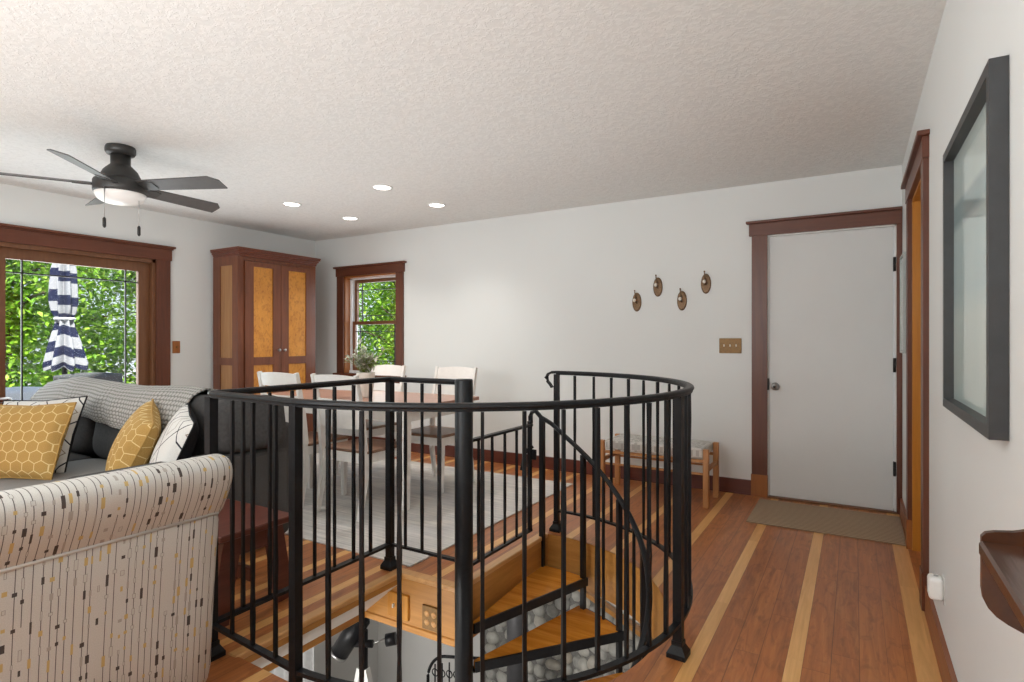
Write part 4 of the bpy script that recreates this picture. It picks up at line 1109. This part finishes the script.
# =================================================================== outside
b = MB(); b.box(-30, XL - .17, -12, 22, -.25, -.12); struct('ground_deck', b, 'deck')
b = MB(); b.box(XL - .17, 12, YB + .17, 22, -1.0, -.9); struct('ground_yard', b, 'bark')
ux, uy = -7.5, 2.925
t = thing('patio_umbrella', (ux, uy, -.12), 'closed navy and white striped patio umbrella outside the glass door', 'umbrella')
b = MB(); b.tube([(ux, uy, -.06), (ux, uy, 2.25)], .026, 12); b.build('pole', 'dark', t)
b = MB(); b.lathe([(.24, -.12), (.24, -.09), (.05, -.05), (.04, .05), (0, .05)], (ux, uy, 0), 24); b.build('base', 'dark', t)
prf = [(2.16, .07), (2.10, .15), (2.03, .13), (1.95, .155), (1.80, .165), (1.62, .175), (1.50, .15), (1.42, .105), (1.34, .125), (1.20, .18), (1.05, .225), (.95, .25), (.89, .235)]
def umb(u, v):
    f = v * (len(prf) - 1); i = min(int(f), len(prf) - 2); f -= i
    z = prf[i][0] * (1 - f) + prf[i + 1][0] * f; r = (prf[i][1] * (1 - f) + prf[i + 1][1] * f) * (.74 + .12 * v); z = z + .04
    th = u * 2 * PI; k = .72 + .28 * math.cos(th * 7 + .5 * math.sin(v * 6)) + .08 * math.sin(th * 3 + v * 4)
    return (ux + r * k * math.cos(th), uy + r * k * math.sin(th), z - .05 * (.5 + .5 * math.cos(th * 7)) * v ** 3)
b = MB(); b.grid(umb, 140, 60, lambda u, v: (u * 7, v * 1.27)); b.build('canopy', 'navy', t)
b = MB(); b.tube([(ux + .088 * math.cos(a), uy + .088 * math.sin(a), 1.455) for a in [i * PI / 8 for i in range(17)]], .014, 8); b.build('tie_strap', 'patio', t)
b = MB(); b.lathe([(.02, 2.24), (.035, 2.26), (.02, 2.29), (0, 2.3)], (ux, uy, 0), 14); b.build('finial', 'dark', t)
# patio chairs
def patio(name, x, y, w, zt, mat, label, rz):
    t = thing(name, (0, 0, 0), label, 'patio chair')
    b = MB(); b.grid(lambda u, v: ((u - .5) * w, .22 + v * .14 + .05 * (2 * u - 1) ** 2 * -1, .26 + (zt - .26) * v + .02 * math.sin(u * PI)), 10, 8); o = b.build('backrest', mat, t, norm=False)
    md = o.modifiers.new('t', 'SOLIDIFY'); md.thickness = .03
    b = MB(); b.box(-w / 2, w / 2, -.25, .22, .24, .30, .02, 2); b.build('seat', mat, t)
    for sx in (-1, 1):
        b = MB(); b.tube([(sx * w / 2, -.24, 0), (sx * w / 2, -.24, .48), (sx * w / 2, .24, .50), (sx * w / 2, .30, 0)], .014, 8); b.build('side_frame', mat, t)
    t.location = (x, y, -.12); t.rotation_euler = (0, 0, R(rz))
    return t
patio('patio_chair', -6.98, 3.02, .62, .96, 'wicker', 'grey wicker patio chair behind the closed umbrella outside', 80)
patio('patio_chair', -6.72, 2.33, .58, .86, 'patio', 'white patio chair just outside the glass door, left of umbrella', 90)
# trees
def crown_mesh(name, seed, n, rad, leafL, mat):
    rs = random.Random(seed); b = MB()
    cl = [Vector((rs.gauss(0, .45) * rad[0], rs.gauss(0, .45) * rad[1], rs.uniform(-.9, .9) * rad[2])) for k in range(60)]
    for k in range(n):
        c = rs.choice(cl); p = c + Vector((rs.gauss(0, 1), rs.gauss(0, 1), rs.gauss(0, .8))) * .30
        d = Vector((rs.uniform(-1, 1), rs.uniform(-1, 1), rs.uniform(-.9, .25)))
        leaf(b, p, d, (rs.uniform(-.5, .5), rs.uniform(-.5, .5), 1), leafL * rs.uniform(.6, 1.3), leafL * rs.uniform(.45, .75), rs.random(), .1)
    return b
def tree(name, x, y, z0, zc, seed, n, rad, leafL, mat, label, group=None):
    t = thing(name, (x, y, z0), label, 'tree', group)
    b = crown_mesh('crown', seed, n, rad, leafL, mat)
    bmesh.ops.translate(b.bm, verts=b.bm.verts, vec=(x, y, zc)); b.build('crown', mat, t, norm=False, weld=False)
    rs = random.Random(seed); b = MB()
    b.tube([(x, y, z0), (x + .05, y + .04, z0 + (zc - z0) * .5), (x - .05, y, zc + rad[2] * .6)], .09, 10, [.12, .09, .03]); tk = b.build('trunk', 'bark', t)
    for k in range(7):
        b = MB(); h = zc - rad[2] * .5 + k * rad[2] * .2; a = rs.uniform(0, 6.28)
        b.tube([(x, y, h), (x + math.cos(a) * rad[0] * .4, y + math.sin(a) * rad[1] * .4, h + .35), (x + math.cos(a) * rad[0] * .8, y + math.sin(a) * rad[1] * .8, h + .5)], .03, 6, [.04, .025, .01]); b.build('branch', 'bark', tk)
tree('leafy_tree', -11.0, 1.2, -.12, 1.7, 1, 15000, (1.7, 1.5, 2.2), .105, 'leaf', 'leafy green tree outside the glass door, at its left edge')
tree('leafy_tree', -11.4, 3.6, -.12, 1.8, 2, 20000, (1.7, 1.6, 2.3), .105, 'leaf', 'leafy green tree outside, directly behind the closed patio umbrella')
tree('leafy_tree', -11.2, 6.3, -.12, 1.8, 3, 20000, (1.7, 1.6, 2.3), .105, 'leaf', 'leafy green tree outside the glass door, right of the umbrella')
tree('leafy_tree', -14.5, 5.4, -.12, 2.2, 4, 14000, (1.9, 2.6, 2.8), .15, 'leaf2', 'deep green tree farthest back beyond the patio')
tree('leafy_tree', -8.2, 9.2, -.9, 1.6, 5, 16000, (1.7, 1.3, 2.3), .10, 'leaf', 'bright green tree outside the small window, nearest its left side')
tree('leafy_tree', -10.0, 11.5, -.9, 1.8, 6, 13000, (2.4, 1.8, 2.6), .13, 'leaf2', 'deep green tree farther behind the small window')

# =================================================================== light, sky, camera
def area(name, loc, rot, sx, sy, power, col=(1, 1, 1)):
    l = bpy.data.lights.new(name, 'AREA'); l.shape = 'RECTANGLE'; l.size = sx; l.size_y = sy; l.energy = power; l.color = col
    o = bpy.data.objects.new(name, l); COL.objects.link(o); o.location = loc; o.rotation_euler = rot; return o
area('bounce_flash', (-1.4, -1.1, 1.45), (R(180 - 12), 0, 0), 1.8, 1.2, 92, (.97, .99, 1))
area('ceiling_fill', (-3.0, 2.0, 1.15), (R(180), 0, 0), 4.2, 3.4, 20, (.97, .99, 1))  # added fill facing up to brighten the ceiling, no fixture here
area('room_fill', (-2.6, -1.9, 1.7), (R(80), 0, R(-8)), 3.0, 1.2, 62, (.97, .99, 1))  # unseen fill added behind the camera to lift the whole room
area('door_daylight', (XL - .35, 1.8, 1.1), (R(90), 0, R(-90)), 2.2, 1.8, 60, (.93, .97, 1))
area('window_daylight', (-4.8, YB + .35, 1.4), (R(-90), 0, 0), .8, 1.0, 10, (.93, .97, 1))
area('lower_fill', (-2.6, .2, -.6), (R(48), 0, R(0)), 2.0, 1.2, 125, (1, .98, .95))  # fill light added downstairs to brighten the walls seen through the stairwell
for i, (x, y) in enumerate(CANS):
    l = bpy.data.lights.new('downlight', 'SPOT'); l.energy = 30; l.spot_size = R(120); l.spot_blend = .8; l.shadow_soft_size = .06; l.color = (1, .95, .88)
    o = bpy.data.objects.new('downlight', l); COL.objects.link(o); o.location = (x, y, CZ - .03)
s = bpy.data.lights.new('sun', 'SUN'); s.energy = 13; s.angle = R(1); s.color = (1, .96, .88)
so = bpy.data.objects.new('sun', s); COL.objects.link(so); so.rotation_euler = Vector((-.6, .3, -.74)).to_track_quat('-Z', 'Y').to_euler()
w = bpy.data.worlds.new('sky'); SC.world = w; w.use_nodes = True
nt = w.node_tree; bg = nt.nodes['Background']; tc = nt.nodes.new('ShaderNodeTexCoord'); sp = nt.nodes.new('ShaderNodeSeparateXYZ')
rp = nt.nodes.new('ShaderNodeValToRGB'); nt.links.new(tc.outputs['Generated'], sp.inputs[0]); nt.links.new(sp.outputs[2], rp.inputs[0]); nt.links.new(rp.outputs[0], bg.inputs[0])
rp.color_ramp.elements[0].color = (.85, .92, 1, 1); rp.color_ramp.elements[1].color = (.38, .60, 1, 1); rp.color_ramp.elements[1].position = .8
bg.inputs[1].default_value = 1.3

cam = bpy.data.cameras.new('camera'); cam.sensor_width = 36; cam.lens = 575 / 1024 * 36; cam.clip_start = .03
co = bpy.data.objects.new('camera', cam); COL.objects.link(co)
co.location = (0, 0, 1.21); co.rotation_euler = (R(90), 0, math.atan2(343, 575))
SC.camera = co
SC.view_settings.view_transform = 'Standard'; SC.view_settings.look = 'None'
SC.view_settings.exposure = 0; SC.view_settings.gamma = 1
SC.cycles.max_bounces = 8; SC.cycles.diffuse_bounces = 5; SC.cycles.transparent_max_bounces = 12
SC.cycles.caustics_reflective = False; SC.cycles.caustics_refractive = False; SC.cycles.sample_clamp_indirect = 6
